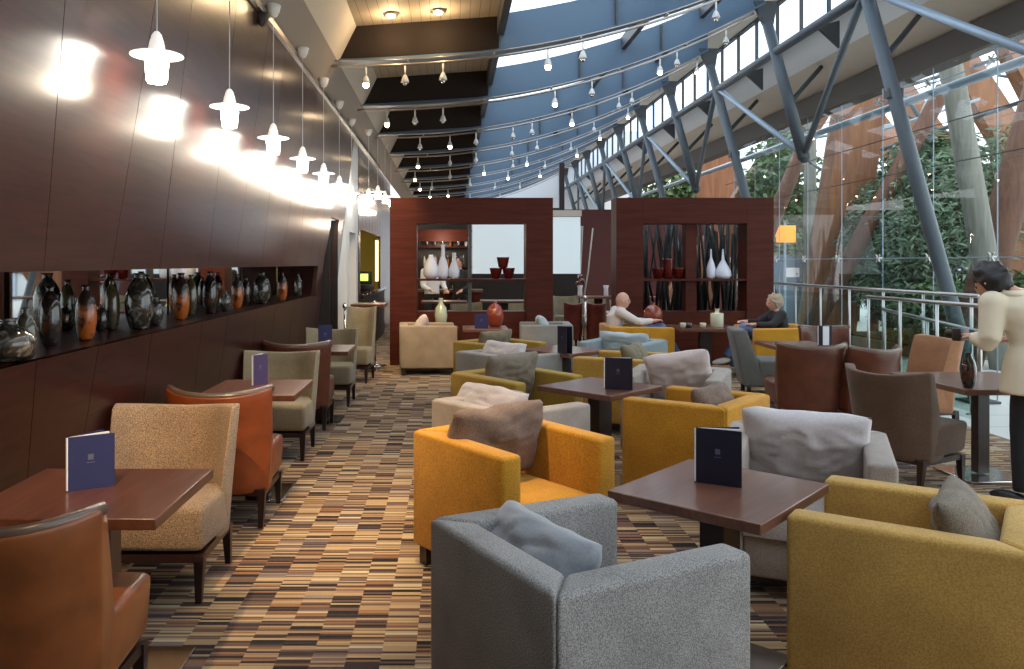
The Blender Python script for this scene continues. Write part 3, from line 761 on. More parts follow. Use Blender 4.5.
# grey slipper chair
sc_ = thing('slipper_chair', 'dark grey armless chair with sloping back beside the woman', 'chair', (3.92, 9.75, 0), R(-12))
MB().hexa([(-.36, -.30, .12), (-.10, -.30, .12), (-.10, .30, .12), (-.36, .30, .12), (-.50, -.30, .80), (-.33, -.30, .80), (-.33, .30, .80), (-.50, .30, .80)]).build('backrest', 'fabric_charcoal', sc_, bevel=.03, seg=3)
MB().box((.10, 0, .28), (.58, .60, .32)).build('seat', 'fabric_charcoal', sc_, bevel=.03, seg=3)
for sx in (-.3, .32):
    for sy in (-.25, .25): MB().box((sx, sy, .06), (.045, .045, .12)).build('leg', 'wood_leg', sc_)

# left row along the wall
dchair('leather_tan', 'tan leather chair at the bottom left corner, seen from behind', (-1.38, 2.68, 0), 0, .62, pipe='piping_leather')
dchair('fabric_tweed', 'speckled tweed chair facing the camera at the nearest wall table', (-1.45, 4.02, 0), PI, .66, .83)
dchair('leather_rust', 'rust leather chair behind the speckled tweed chair', (-1.40, 5.08, 0), 0, .64, pipe='piping_leather')
dchair('fabric_sage', 'sage fabric chair facing the camera at the second wall table', (-1.46, 6.72, 0), PI, .66)
dchair('leather_brown', 'brown leather chair backing onto the second sage chair along the wall', (-1.47, 7.9, 0), 0, .66, pipe='piping_leather')
dchair('fabric_sage', 'sage fabric chair facing the camera at the farthest wall table', (-1.38, 9.15, 0), PI, .62)
dchair('fabric_sage', 'olive chair by the stanchions in front of the cream pilaster', (-1.25, 10.9, 0), PI*.97, .42, .98)
table('nearest dark wood wall table with navy menu', (-1.34, 3.02, 0), 0, .70, .66, .74, 'wood_table_dark', .58)
table('second wall table from the camera with purple menu', (-1.33, 5.55, 0), 0, .64, .70, .74, 'wood_table_dark', .42)
table('third wall table from the camera before the farthest sage chair', (-1.30, 8.1, 0), 0, .62, .66, .74, 'wood_table_dark', .42)
table('tall square table behind the olive chair at the pilaster', (-1.2, 11.9, 0), 0, .5, .5, 1.0, 'wood_table_dark', .3)
menu('menu_blue', 'navy menu with crest standing open on the nearest wall table', (-1.44, 3.0, .74), R(48), .17, .205, .55)
menu('menu_purple', 'purple menu standing open on the second wall table', (-1.38, 5.58, .74), R(74), .15, .215, .5)
menu('menu_blue', 'blue menu standing on the third wall table', (-1.35, 8.2, .74), R(25), .14, .22, .5, False)

# stanchions with rope
for i, (x, y, l) in enumerate(((-1.17, 12.45, 'chrome stanchion with round base right of the olive chair'), (-1.52, 11.6, 'dark chrome stanchion left of the olive chair'), (2.42, 14.3, 'chrome stanchion between the two red leather chairs'))):
    t = thing('stanchion', l, 'stanchion', (x, y, 0), 0, 'rope stanchions')
    MB().lathe([(.17, 0), (.17, .012), (.12, .03), (.03, .045), (.022, .06)], 24).build('base', 'chrome', t, smooth=True)
    MB().tube([(0, 0, .05), (0, 0, .95)], .022, 12).build('pole', 'chrome', t, smooth=True)
    MB().lathe([(.022, .94), (.038, .95), (.038, .99), (.03, 1.0), (.012, 1.02)], 16).build('cap', 'chrome', t, smooth=True)
rp = MB().tube([(-1.17+(-.35)*f, 12.45-.85*f, .92-.9*f*(1-f)) for f in [i/12 for i in range(13)]], .014, 8).build('barrier_rope', 'bar_dark', smooth=True)
tag(rp, 'black rope slung between the stanchions by the aisle', 'rope')

# ------------------------------------------------------------------ portals
def portal(label, X0, X1, Y, mull, th=.42):
    W_ = X1-X0; t = thing('portal_frame', label, 'partition frame', (X0, Y, 0)); Ht = 2.62; p = .42
    MB().box((p/2, th/2, Ht/2), (p, th, Ht)).build('side_post', 'wood_portal', t, bevel=.004)
    MB().box((W_-p/2, th/2, Ht/2), (p, th, Ht)).build('side_post', 'wood_portal', t, bevel=.004)
    MB().box((W_/2, th/2, Ht-.2), (W_-2*p, th, .4)).build('header', 'wood_portal', t)
    MB().box((W_/2, th/2, .42), (W_-2*p, th*.8, .84)).build('low_panel', 'wood_portal', t)
    MB().box((W_/2, th/2, 1.335), (W_-2*p, th*.9, .03)).build('shelf', 'wood_portal', t)
    MB().box((W_*.5+mull[0], th/2, 1.52), (mull[1], th*.5, 1.4)).build('mullion', 'wood_portal' if mull[1] > .1 else 'steel_dark', t)
    return t
portal('left dark wood portal frame with white bottles on its shelf', -.94, 1.61, 12.5, (-.02, .05))
portal('right dark wood portal frame with white flasks on its shelf', 2.60, 5.06, 12.5, (-.03, .17))
def vessel(name, m_, label, loc, prof, n=20, squash=1, group=None, cat='vase', rim=None):
    o = MB().lathe(prof, n, squash=squash).build(name, m_, smooth=True); o.location = loc; tag(o, label, cat, group); return o
def bottleprof(h, r, neck=.28, lip=1.3, sh=.45):
    return [(r*.55, 0), (r*.68, h*.04), (r*.86, h*.16), (r*.98, h*.32), (r, h*.46), (r*.95, h*.6), (r*.80, h*.73), (r*.56, h*.83), (r*neck*1.05, h*.90), (r*neck, h*.94), (r*neck*lip, h), (r*neck*.7, h*.995)]
zs = 1.352
def atx(px, Y): return (px-450)/F*Y
Yp = 12.7
vessel('bottle', 'vase_white', 'taller slim white bottle on the left portal shelf', (atx(443, Yp), Yp, zs), [(.06, 0), (.085, .05), (.088, .16), (.06, .28), (.03, .36), (.028, .50), (.035, .54), (.02, .54)], cat='bottle')
vessel('bottle', 'vase_white', 'shorter slim white bottle on the left portal shelf', (atx(454, Yp), Yp, zs), [(.06, 0), (.085, .04), (.088, .13), (.06, .22), (.03, .28), (.028, .38), (.035, .41), (.02, .41)], cat='bottle')
vessel('bottle', 'vase_white', 'rounded white bottle at the left end of the left portal shelf', (atx(431, Yp), Yp, zs), [(.08, 0), (.12, .06), (.12, .17), (.08, .28), (.04, .34), (.035, .38), (.02, .38)], cat='bottle')
bowlp = [(.05, 0), (.07, .01), (.10, .16), (.105, .17), (.09, .16), (.03, .03)]
for px, z, l in ((496, 0, 'left dark red bowl on the left portal shelf'), (508.5, 0, 'right dark red bowl on the left portal shelf'), (503, .17, 'dark red bowl stacked on top of two others in the left portal')):
    vessel('bowl', 'glaze_red', l, (atx(px, Yp), Yp, zs+z), bowlp, 4 if False else 18, cat='bowl', group='dark red bowls')
vessel('bowl', 'glaze_red', 'small dark red bowl left on the right portal shelf', (atx(658, Yp), Yp, zs), bowlp, cat='bowl')
vessel('vase', 'glaze_red', 'tall dark red vase in the right portal opening', (atx(668, Yp), Yp, zs), [(.06, 0), (.08, .02), (.085, .30), (.09, .32), (.07, .31)])
vessel('bowl', 'glaze_red', 'small dark red bowl beside the tall dark red vase', (atx(678.5, Yp), Yp, zs), bowlp, cat='bowl')
vessel('flask', 'vase_white', 'slim white flask with thin neck on the right portal shelf', (atx(711, Yp), Yp, zs), [(.05, 0), (.065, .04), (.07, .16), (.045, .26), (.018, .33), (.010, .47), (.006, .47)], cat='flask')
vessel('flask', 'vase_white', 'wide-bellied white flask with thin neck on the right portal shelf', (atx(723, Yp), Yp, zs), [(.10, 0), (.135, .05), (.12, .13), (.07, .22), (.025, .30), (.010, .47), (.006, .47)], cat='flask')
table('narrow console table between the sand armchair and the left portal', (-.12, 12.30, 0), 0, .5, .24, .62, 'wood_table_dark', .2)
vessel('vase', 'vase_sage', 'pale sage vase on the console behind the sand armchair', (atx(441, 12.3), 12.3, .62), [(.05, 0), (.085, .06), (.10, .18), (.085, .29), (.035, .36), (.03, .42), (.036, .44), (.02, .44)])
vessel('vase', 'glaze_vermilion', 'dark amber bottle vase on the low table beside the navy menu', (atx(495, 11.35), 11.35, .70), bottleprof(.36, .125, .2))
vessel('vase', 'glaze_vermilion', 'round orange-red vase on the table beside the bald man', (atx(653, 11.55), 11.55, .70), bottleprof(.33, .14, .2))
vessel('bottle', 'glaze_cream', 'squat cream bottle on the table near the woman', (atx(717, 11.2), 11.2, .70), [(.085, 0), (.09, .01), (.09, .19), (.08, .2), (.03, .205), (.03, .25), (.035, .26), (.02, .26)], 4+12, cat='bottle')
for i, px in enumerate((683, 689, 703)):
    vessel('cup', 'glaze_cream' if i != 1 else 'glaze_black', ('white cup on the table near the orange-red vase', 'black cup between two pale cups on the dark table', 'pale cup beside the squat cream bottle')[i], (atx(px, 11.1), 11.1, .70), [(.025, 0), (.04, .01), (.045, .07), (.04, .07), (.02, .015)], 14, cat='cup')
vessel('vase', 'glaze_black', 'small black bottle vase on the table beside the man in cream', (3.655, 5.64, .72), bottleprof(.25, .050, .36))

# ------------------------------------------------------------------ vases in the niche
vz = 1.187
vl = [(8, 3.35, .17, .105, 'glaze_streak', 'squat streaked jug at the very left end of the niche', .5), (26, 3.45, .22, .045, 'glaze_olive', 'thin olive bottle next to the squat jug in the niche', .5),
      (50, 4.0, .30, .055, 'glaze_black', 'tall dark bottle between thin olive and amber bottles in the niche', .45), (86, 4.3, .295, .055, 'glaze_amber', 'bright amber bottle nearest the camera in the niche', .4),
      (101, 4.9, .16, .04, 'glaze_black', 'small dark flask right of the nearest amber bottle', .5), (112, 4.95, .31, .048, 'glaze_olive', 'tall olive bottle in the niche before the large round vase', .45),
      (139, 5.0, .35, .085, 'glaze_streak', 'large round-shouldered streaked black vase in the niche', .5), (155, 5.35, .18, .055, 'glaze_streak', 'small round streaked vase beside the large streaked one', .45),
      (181, 5.85, .34, .062, 'glaze_amber', 'amber vase in the middle of the niche', .42), (191, 6.35, .32, .05, 'glaze_olive', 'olive vase tucked behind the middle amber vase', .45),
      (210, 6.5, .345, .06, 'glaze_black', 'tall black vase right of the middle amber vase', .48), (225, 6.85, .17, .05, 'glaze_streak', 'small squat vase beside the tall black vase', .45),
      (237, 7.3, .31, .055, 'glaze_amber', 'third amber vase along the niche', .42), (246, 7.9, .27, .045, 'glaze_black', 'thin black vase behind the third amber vase', .45),
      (262, 8.1, .32, .085, 'glaze_streak', 'wide dark streaked vase toward the far end of the niche', .5), (282, 8.9, .31, .06, 'glaze_amber', 'farthest amber vase in the niche', .42),
      (298, 9.8, .28, .05, 'glaze_streak', 'last vase at the far end of the niche', .45)]
for px, Y, h, r, m_, l, sh in vl:
    X = max(atx(px, Y), -2.12); X = min(X, -1.83)
    Y2 = X*F/(px-450)
    if l.startswith('squat streaked jug'): prof = [(.045, 0), (.07, .008), (.092, .03), (.104, .06), (.105, .085), (.095, .11), (.075, .13), (.05, .145), (.033, .155), (.03, .17), (.038, .182), (.02, .182)]
    else: prof = bottleprof(h, r, .32 if h > .2 else .3, 1.35, sh)
    vessel('vase', m_, l, (X, Y2, vz), prof, 22, group=None)

# ------------------------------------------------------------------ far room behind the portals
fs = thing('frosted_screen', 'large frosted glass screen seen through the left portal', 'screen', (.55, 19.0, 0))
MB().box((1.27, 0, 2.02), (2.55, .03, 1.35)).build('glass_sheet', 'frosted', fs)
MB().box((1.27, .0, .64), (2.6, .12, 1.28)).build('low_wall', 'bar_dark', fs); MB().box((1.27, 0, 1.31), (2.6, .1, .07)).build('rail', 'wood_leg', fs)
MB().box((1.27, 0, 2.78), (2.6, .1, .14)).build('head_rail', 'cream_paint', fs)
sh = thing('bar_shelving', 'dark bar shelving with bottles seen through the left portal', 'shelving', (-1.0, 20.0, 0))
MB().box((.75, .2, 1.3), (1.6, .05, 2.6)).build('back_panel', 'bar_dark', sh)
for z in (.95, 1.5, 2.0, 2.4): MB().box((.75, .05, z), (1.6, .28, .03)).build('shelf', 'wood_portal', sh)
MB().box((.7, -.15, 2.28), (1.5, .12, .30)).build('pelmet', 'wood_portal', sh); MB().box((-.05, -.15, 1.3), (.25, .12, 2.6)).build('end_post', 'wood_portal', sh)
for i in range(22):
    sx = rnd.uniform(.1, 1.45); z = (.967, 1.517, 2.017)[i % 3]
    vessel('bottle', rnd.choice(['glaze_olive', 'glaze_amber', 'vase_white', 'glaze_cream', 'chrome']), 'bottle on the bar shelves behind the left portal', (-1.0+.10+.065*i, 20.0, z), bottleprof(rnd.uniform(.25, .33), .035, .35), 10, group='bottles on the bar shelves', cat='bottle')
light('POINT', (-.2, 19.3, 2.2), 22, (1, .8, .6), r=.1)
br = thing('bar_counter', 'wood-topped bar counter behind the left portal', 'counter', (-.2, 17.2, 0))
MB().box((0, 0, .5), (1.7, .5, .98)).build('body', 'wood_portal', br); MB().box((0, 0, 1.01), (1.8, .6, .05)).build('worktop', 'wood_table', br)
dchair('leather_red', 'left red leather chair seen between the portals', (2.26, 14.9, 0), 0, .34, .86)
dchair('leather_red', 'right red leather chair seen between the portals', (2.68, 14.9, 0), 0, .38, .86)
for x, y, r_, m_, l in ((.3, 14.6, PI, 'fabric_sage', 'sage chair seen low through the left portal on the left'), (1.35, 15.2, PI*.9, 'fabric_sage', 'sage chair seen low through the left portal on the right'), (2.55, 17.5, PI, 'fabric_sage', 'left grey-green chair far between the portals'), (3.15, 17.5, PI, 'fabric_sage', 'right grey-green chair far between the portals'),
                        (3.4, 15.3, PI, 'fabric_pale_grey', 'pale chair seen through the right portal on the left'), (4.0, 14.9, 1.2, 'leather_brown', 'brown chair seen through the right portal'), (4.5, 15.5, PI, 'fabric_pale_grey', 'pale chair seen through the right portal on the right')):
    dchair(m_, l, (x, y, 0), r_, .6, .86)
for x, y, l in ((-.1, 14.2, 'table with lit wooden top seen through the left portal'), (.95, 14.4, 'wooden table right of centre seen through the left portal'), (3.0, 16.2, 'table far behind between the portals'), (3.9, 16.0, 'table seen through the right portal')):
    table(l, (x, y, 0), 0, .8, .6, .93, 'wood_table')
# decorative branches
def branches(label, x, y, n, spread, h, dark=True, w=.028):
    t = thing('branch_arrangement', label, 'decoration', (x, y, 0)); r = random.Random(int(x*100))
    MB().box((0, 0, .15), (spread*1.1, .3, .3)).build('planter', 'bar_dark', t, bevel=.01)
    for k, mm in enumerate(('branch_dark', 'branch_dark') if dark else ('branch_pale', 'branch_dark')):
        m = MB()
        for i in range(n):
            a = (r.uniform(-spread/2, spread/2), r.uniform(-.12, .12)); b = (a[0]+r.uniform(-.35, .35), a[1]+r.uniform(-.1, .1)); hh = h*r.uniform(.8, 1)
            m.tube([(a[0], a[1], .28), ((a[0]+b[0])/2+r.uniform(-.08, .08), a[1], .28+hh*.5), (b[0], b[1], .28+hh)], w*r.uniform(.5, 1.2), 6)
        m.build('stems', mm, t, smooth=True)
branches('thicket of dark sculptural stems behind the right portal', 3.75, 13.6, 24, 1.5, 2.2)
branches('dark sculptural stems behind the white flasks in the right portal', 4.72, 13.5, 14, .5, 2.2)
branches('pale and dark twisted branches standing between the portals', 2.95, 20.5, 9, .8, 2.3, False)
struct(MB().box((6.2, 27.0, 1.7), (6.9, .2, 3.4)), 'wall_red', 'red_wall')
struct(MB().box((3.35, 24.0, 2.3), (.15, .15, 4.6)).box((2.1, 24, 3.15), (2.6, .12, .2)), 'trim_10', 'wood_leg')
for i, px in enumerate((571, 600)):
    t = thing('flower_vase', ('clear vase of red flowers between the portals', 'white candle vase on the far table between the portals')[i], 'vase', (atx(580 if i == 0 else 606, 16.2), 16.2, .93))
    MB().lathe([(.04, 0), (.05, .02), (.045, .15), (.06, .22), (.05, .22)], 14).build('body', 'vase_white', t, smooth=True)
    if i == 0:
        m = MB()
        for k in range(9): m.ball((rnd.uniform(-.09, .09), rnd.uniform(-.09, .09), rnd.uniform(.25, .4)), .045, 8)
        m.build('flowers', 'glaze_red', t, smooth=True)

# ------------------------------------------------------------------ garden beyond the glass
def slab(label, a, b, w, d, m_='wood_glulam', name='timber_arch', cat='timber arch', bulge=0.0, up=(0, 1, 0)):
    a, b = Vector(a), Vector(b); n = 12; t = (b-a); side = t.cross(Vector((0, 1, 0))).normalized()
    mb = MB(); pts = []
    for i in range(n+1):
        f = i/n; p = a+t*f+side*bulge*4*f*(1-f); ww = w*(1-.25*f) if isinstance(w, (int, float)) else w[0]+(w[1]-w[0])*f
        pts.append((p-a-side*ww/2, p-a+side*ww/2))
    for i in range(n):
        l0, r0 = pts[i]; l1, r1 = pts[i+1]; dy = Vector((0, d/2, 0))
        mb.hexa([l0-dy, r0-dy, r0+dy, l0+dy, l1-dy, r1-dy, r1+dy, l1+dy])
    o = mb.build(name, m_); o.location = a; tag(o, label, cat); return o
def G(px, py, Y): return Vector(((px-450)/F*Y, Y, H-(py-263)/F*Y))
def pole(label, a, b, r, m_='pole_grey', name='timber_pole', cat='pole'):
    a, b = Vector(a), Vector(b); o = MB().tube([(0, 0, 0), b-a], [r, r*.85], 16).build(name, m_, smooth=True); o.location = a; tag(o, label, cat); return o
def toz(a, b, z=0):
    t = (z-a.z)/(b.z-a.z); return a+(b-a)*t
def ext(a, b, k): return b+(b-a)*k
a, b = G(832, 300, 16), G(862, 105, 16); slab('broad orange timber arch rising left of the nearest column', toz(a, b), ext(a, b, .5), (.95, .8), .45, bulge=.05)
a, b = G(812, 300, 18), G(838, 130, 18); pole('grey leaning pole beside the broad orange arch', toz(a, b), ext(a, b, .2), .24)
a, b = G(848, 262, 15), G(944, 88, 15); pole('dark brown timber strut crossing behind the nearest column', toz(a, b), b, .17, 'wood_pole')
a, b = G(810, 300, 21), G(810, 125, 21); pole('upright grey pole behind the glass left of the orange arch', toz(a, b), ext(a, b, .3), .17)
a, b = G(992, 300, 12), G(954, 85, 12); pole('thick grey-green pole in front of the bamboo', toz(a, b), ext(a, b, .15), .19)
a, b = G(985, 285, 12.5), G(1040, 90, 12.5); pole('brown leaning trunk post at the far right behind the man', toz(a, b), ext(a, b, .3), .27, 'wood_pole')
a, b = G(1010, 300, 14), G(1050, 150, 14); slab('orange timber base at the far right behind the man in cream', toz(a, b), ext(a, b, .5), .8, .5)
a, b = G(765, 240, 19), G(806, 140, 19); pole('dark brown timber strut above the right portal', toz(a, b, .0), b, .19, 'wood_pole')
a, b = G(745, 210, 24), G(785, 150, 24); slab('distant orange timber arch behind the right portal', toz(a, b), ext(a, b, 2), 1.2, .4)
a, b = G(715, 205, 28), G(722, 120, 28); slab('broad far timber arch between leaning columns above the right portal', toz(a, b), b, 1.5, .4)
a, b = G(1040, 190, 18), G(965, 70, 18); slab('orange roof arch sweeping over the bamboo at the right', a, ext(a, b, .5), .75, .35)
a, b = G(985, 215, 22), G(900, 95, 22); slab('orange roof arch behind the dark brown strut', a, ext(a, b, .6), .85, .35)
a, b = G(930, 200, 26), G(870, 120, 26); slab('farther orange roof arch near the orange upright', a, ext(a, b, .8), .9, .35)
a, b = G(1075, 160, 15), G(1000, 20, 15); slab('orange roof arch at the top right behind the corner column', a, ext(a, b, .3), .6, .35)
for i, (a, b) in enumerate(((G(880, 150, 20), G(1100, 75, 14)), (G(880, 210, 24), G(1100, 130, 16)), (G(860, 100, 24), G(1060, 40, 15)), (G(870, 180, 22), G(930, 140, 28)), (G(905, 95, 18), G(950, 165, 18)))):
    pole(('upper', 'lowest', 'topmost', 'short', 'steep')[i]+' dark steel purlin under the garden roof', a, b, .05, 'steel_column', 'garden_purlin', 'purlin')
pole('blue-grey steel pipe outside the top of the glass wall', (6.75, 4, 3.98), (6.75, 30, 3.98), .06, 'steel_pale', 'steel_pipe', 'steel pipe')
rr_ = random.Random(12)
for i in range(9):
    a = G(790+26*i, 150-9*i+rr_.uniform(-14, 14), 19+rr_.uniform(-1, 2)); b = a+Vector((rr_.uniform(1.0, 2.2), rr_.uniform(-1, 1), rr_.uniform(-1.5, 1.6)))
    pole('%s slender steel rod under the garden roof counted from the left' % ORD[i], a, b, .035, 'steel_pale' if i % 2 else 'steel_column', 'roof_rod', 'steel rod')
# planting: bamboo and trees made of many narrow leaves
def foliage(label, cat, boxes, count, m_, leaf=(.16, .022), name='bamboo_clump', seed=1, droop=.5):
    r = random.Random(seed); cx, cy = boxes[0][0], boxes[0][1]
    t = thing(name, label, cat, (cx, cy, 0)); mb = MB(); bm = mb.bm
    for i in range(count):
        bx = r.choice(boxes)
        while True:
            u = Vector((r.uniform(-1, 1), r.uniform(-1, 1), r.uniform(-1, 1)))
            if .35 < u.length < 1: break
        p = Vector((bx[0]-cx+u.x*bx[3], bx[1]-cy+u.y*bx[4], bx[2]+u.z*bx[5]))
        d = Vector((r.uniform(-1, 1), r.uniform(-1, 1), r.uniform(-1.2, .5)*droop)).normalized()
        s = d.cross(Vector((r.uniform(-1, 1), r.uniform(-1, 1), r.uniform(-1, 1)))).normalized()
        l, w_ = leaf[0]*r.uniform(.6, 1.3), leaf[1]*r.uniform(.7, 1.4)
        if p.z < .05: continue
        v = [bm.verts.new(p), bm.verts.new(p+d*l*.45+s*w_), bm.verts.new(p+d*l+Vector((0, 0, -l*.15))), bm.verts.new(p+d*l*.45-s*w_)]
        bm.faces.new(v)
    mb.build('leaves', m_, t)
    m = MB()
    for bx in boxes:
        for k in range(3):
            x, y = bx[0]-cx+r.uniform(-.4, .4)*bx[3], bx[1]-cy+r.uniform(-.4, .4)*bx[4]
            m.tube([(x, y, 0), (x+r.uniform(-.2, .2), y, bx[2]+bx[5]*.6)], [.04, .02], 6)
    m.build('stems', 'wood_pole', t, smooth=True)
foliage('large dark bamboo thicket beyond the glass behind the man in cream', 'bamboo', [(9.0, 14.6, 2.2, 1.1, .9, 1.5), (9.9, 14.4, 2.5, 1.1, .9, 1.6), (8.4, 15.4, 1.9, .8, .9, 1.4), (9.4, 15.8, 3.0, 1.0, .8, 1.2)], 17000, 'leaf_blue', (.20, .02), seed=3)
foliage('shaded planting below the bamboo by the railing', 'bush', [(8.4, 13.6, .7, 1.0, .5, .6), (9.6, 13.6, .8, 1.0, .5, .7)], 5000, 'leaf_dark', (.15, .03), 'low_bush', 4)
foliage('tall green tree beyond the glass right of the portals', 'tree', [(9.6, 23, 3.2, 1.2, 1.2, 2.4), (10.4, 24, 2.2, 1.2, 1.2, 1.6), (9.3, 22, 1.4, .8, .8, 1.2)], 9000, 'leaf_green', (.24, .05), 'garden_tree', 5)
foliage('far tree seen over the right portal between columns', 'tree', [(9.6, 30, 3.4, 1.6, 1.2, 2.4), (8.0, 30, 3.0, 1.4, 1.2, 2.2)], 7000, 'leaf_green', (.28, .06), 'garden_tree', 8)
foliage('leafy tree behind the orange arch', 'tree', [(11.6, 22, 2.4, 1.2, 1.0, 1.8), (12.5, 21, 3.0, 1.3, 1.0, 1.8)], 6000, 'leaf_blue', (.24, .04), 'garden_tree', 6)
def palm(label, c, r_, seed):
    rr = random.Random(seed); t = thing('palm_tree', label, 'palm', (c[0], c[1], 0))
    MB().tube([(0, 0, 0), (0, 0, c[2])], [.10, .07], 10).build('trunk', 'wood_pole', t, smooth=True)
    m = MB(); bm = m.bm
    for i in range(26):
        a = rr.uniform(0, 2*PI); el = rr.uniform(-.3, 1.1); L_ = r_*rr.uniform(.8, 1.1); pr = None
        for k in range(10):
            f = k/9; p = Vector((math.cos(a)*L_*f*math.cos(el*.6), math.sin(a)*L_*f*math.cos(el*.6), c[2]+L_*(f*math.sin(el)-f*f*.6)))
            if pr:
                sd = (p-pr).cross(Vector((0, 0, 1))).normalized()
                for s in (-1, 1):
                    q = pr+sd*s*r_*.28*math.sin(PI*min(.95, f+.05))+(p-pr)*1.2
                    bm.faces.new([bm.verts.new(pr), bm.verts.new(pr+(p-pr)*.5), bm.verts.new(q)])
            pr = p
    m.build('fronds', 'leaf_green', t)
palm('palm crown high among the orange roof arches', (9.3, 15.2, 3.75), .95, 1)
palm('second palm crown left of the grey-green pole', (9.0, 17.0, 3.3), .9, 2)
bb = thing('planter_bed', 'low planter bed holding the bamboo beyond the glass', 'planter', (9.2, 13.1, 0))
MB().box((.4, 1.7, .09), (3.6, 3.2, .18)).build('kerb', 'pole_grey', bb); MB().box((.4, 1.7, .18), (3.4, 3.0, .06)).build('soil', 'soil', bb)
hs = thing('garden_pavilion', 'pale glazed building at the far side of the garden', 'building', (22, 34, 0))
MB().box((0, 0, 2.4), (24, .5, 4.8)).build('wall', 'far_panel', hs)
for i in range(16):
    MB().box((-11+i*1.45, -.28, 2.4), (.12, .1, 4.8)).build('mullion', 'steel_pale', hs)
for z in (1.2, 2.6, 3.9): MB().box((0, -.28, z), (24, .1, .08)).build('transom', 'steel_dark', hs)
sg = thing('orange_sign', 'small orange lit sign beyond the glass beside the right portal', 'sign', (G(786, 234, 20).x, 20, G(786, 234, 20).z))
MB().box((0, 0, 0), (.46, .08, .42)).build('panel', 'orange_sign', sg, bevel=.01); MB().box((-.42, 0, .02), (.36, .06, .16)).build('arrow_panel', 'orange_sign', sg)
MB().tube([(0, .06, -2.3), (0, .06, .3)], .03).build('pole', 'steel_pale', sg)
bx_ = thing('blue_kiosk', 'dark blue-grey kiosk beyond the glass under the orange sign', 'kiosk', (atx(792, 21), 21.5, 0))
MB().box((0, 0, .9), (1.3, .6, 1.8)).build('body', 'steel_blue', bx_, bevel=.02)
MB().box((.1, -.31, 1.35), (.35, .02, .25)).build('notice', 'paper', bx_)

# ------------------------------------------------------------------ people
def skin_mesh(name, chains, m_, parent, sub=1, extra=None):
    """chains: list of lists of (point, radius); points shared by coordinates join up"""
    me = bpy.data.meshes.new(name); idx = {}; vs_, es, rad = [], [], []
    def vid(p, r):
        k = tuple(round(c, 4) for c in p)
        if k not in idx: idx[k] = len(vs_); vs_.append(p); rad.append(r)
        return idx[k]
    for ch in chains:
        ids = [vid(p, r) for p, r in ch]
        es += list(zip(ids[:-1], ids[1:]))
    me.from_pydata([tuple(p) for p in vs_], es, [])
    o = bpy.data.objects.new(name, me); C.objects.link(o)
    sk = o.modifiers.new('skin', 'SKIN'); sk.use_smooth_shade = True
    for i, v in enumerate(me.skin_vertices[0].data):
        r = rad[i]; v.radius = (r, r) if isinstance(r, (int, float)) else r; v.use_root = (i == 0)
    ss = o.modifiers.new('sub', 'SUBSURF'); ss.levels = sub+1; ss.render_levels = sub+1
    dg = bpy.context.evaluated_depsgraph_get(); dg.update()
    m2 = bpy.data.meshes.new_from_object(o.evaluated_get(dg)); bpy.data.objects.remove(o)
    if extra:
        bm = bmesh.new(); bm.from_mesh(m2); e = MB(); e.bm.free(); e.bm = bm; extra(e); bm.to_mesh(m2); bm.free()
    m2.materials.clear(); m2.materials.append(M[m_])
    for p in m2.polygons: p.use_smooth = True
    ob = bpy.data.objects.new(name, m2); C.objects.link(ob); ob.parent = parent
    return ob
def head_fn(c, yaw, pitch, s=1.0):
    rot = Matrix.Rotation(yaw, 3, 'Z') @ Matrix.Rotation(pitch, 3, 'Y')
    c = Vector(c)
    def put(e):   # local frame: face looks along +X
        def shp(p):
            q = p.copy()
            if q.z < 0: q.y *= 1-.28*(-q.z/.12); q.x += .012*(-q.z/.12)
            if q.x > .07 and abs(q.y) < .03 and -.035 < q.z < .02: q.x += .022*(1-abs(q.y)/.03)      # nose
            if q.x > .06 and .02 < abs(q.y) < .045 and 0 < q.z < .03: q.x -= .010                   # eye sockets
            return c+rot @ (q*s)-c
        e.ball(c, (.098, .078, .122), 22, shp)
        for sy in (-1, 1):
            e.ball(c+rot @ Vector((-.005, sy*.078, -.005))*s, (.018*s, .010*s, .030*s), 8)
    def feat(parent):
        m = MB()
        for sy in (-1, 1): m.ball(c+rot @ Vector((.083, sy*.032, .012))*s, .011*s, 8)
        m.build('eyes', 'hair_black', parent, smooth=True)
        m = MB(); m.ball(c+rot @ Vector((.088, 0, -.058))*s, (.008*s, .022*s, .007*s), 8); m.build('mouth', 'leather_tan', parent, smooth=True)
    return put, feat, rot
def hair(parent, c, rot, m_, s=1.0, low=-.03, curl=.006, seed=1):
    c = Vector(c); m = MB()
    def f(p):
        q = Vector((p.x-.012, p.y, p.z+.012))
        lim = low if q.x < .02 else .035+.2*(q.x-.02)
        if q.z < lim: q.z = lim+(q.z-lim)*.12; 
        if q.x > .055: q.x = .055+(q.x-.055)*.5
        nn = noise.noise(Vector((p.x*30+seed, p.y*30, p.z*30)))*curl*2
        q *= 1+nn/.1
        return rot @ (q*s)
    m.ball(c, (.110, .090, .128), 26, f); m.build('hair', m_, parent, smooth=True)
def hand(path_dir, wrist, r=1.0):
    """five separate finger chains growing from the palm"""
    w_ = Vector(wrist); d = Vector(path_dir).normalized(); side = d.cross(Vector((0, 0, 1))).normalized(); dn = Vector((0, 0, -1))
    palm_ = w_+d*.075; ch = [[(tuple(w_), .024), (tuple(palm_), (.026))]]
    for k, (o_, L_) in enumerate(((-.027, .058), (-.009, .072), (.009, .068), (.026, .052))):
        a = palm_+side*o_+d*.012; b = a+d*L_*.55; e = b+(d*.6+dn*.7).normalized()*L_*.5
        ch.append([(tuple(palm_), .026), (tuple(a), .0095), (tuple(b), .0085), (tuple(e), .0075)])
    a = w_+d*.03+side*-.03; ch.append([(tuple(w_), .024), (tuple(a), .011), (tuple(a+(d*.8-side*.4+dn*.3)*.045), .009)])
    return ch
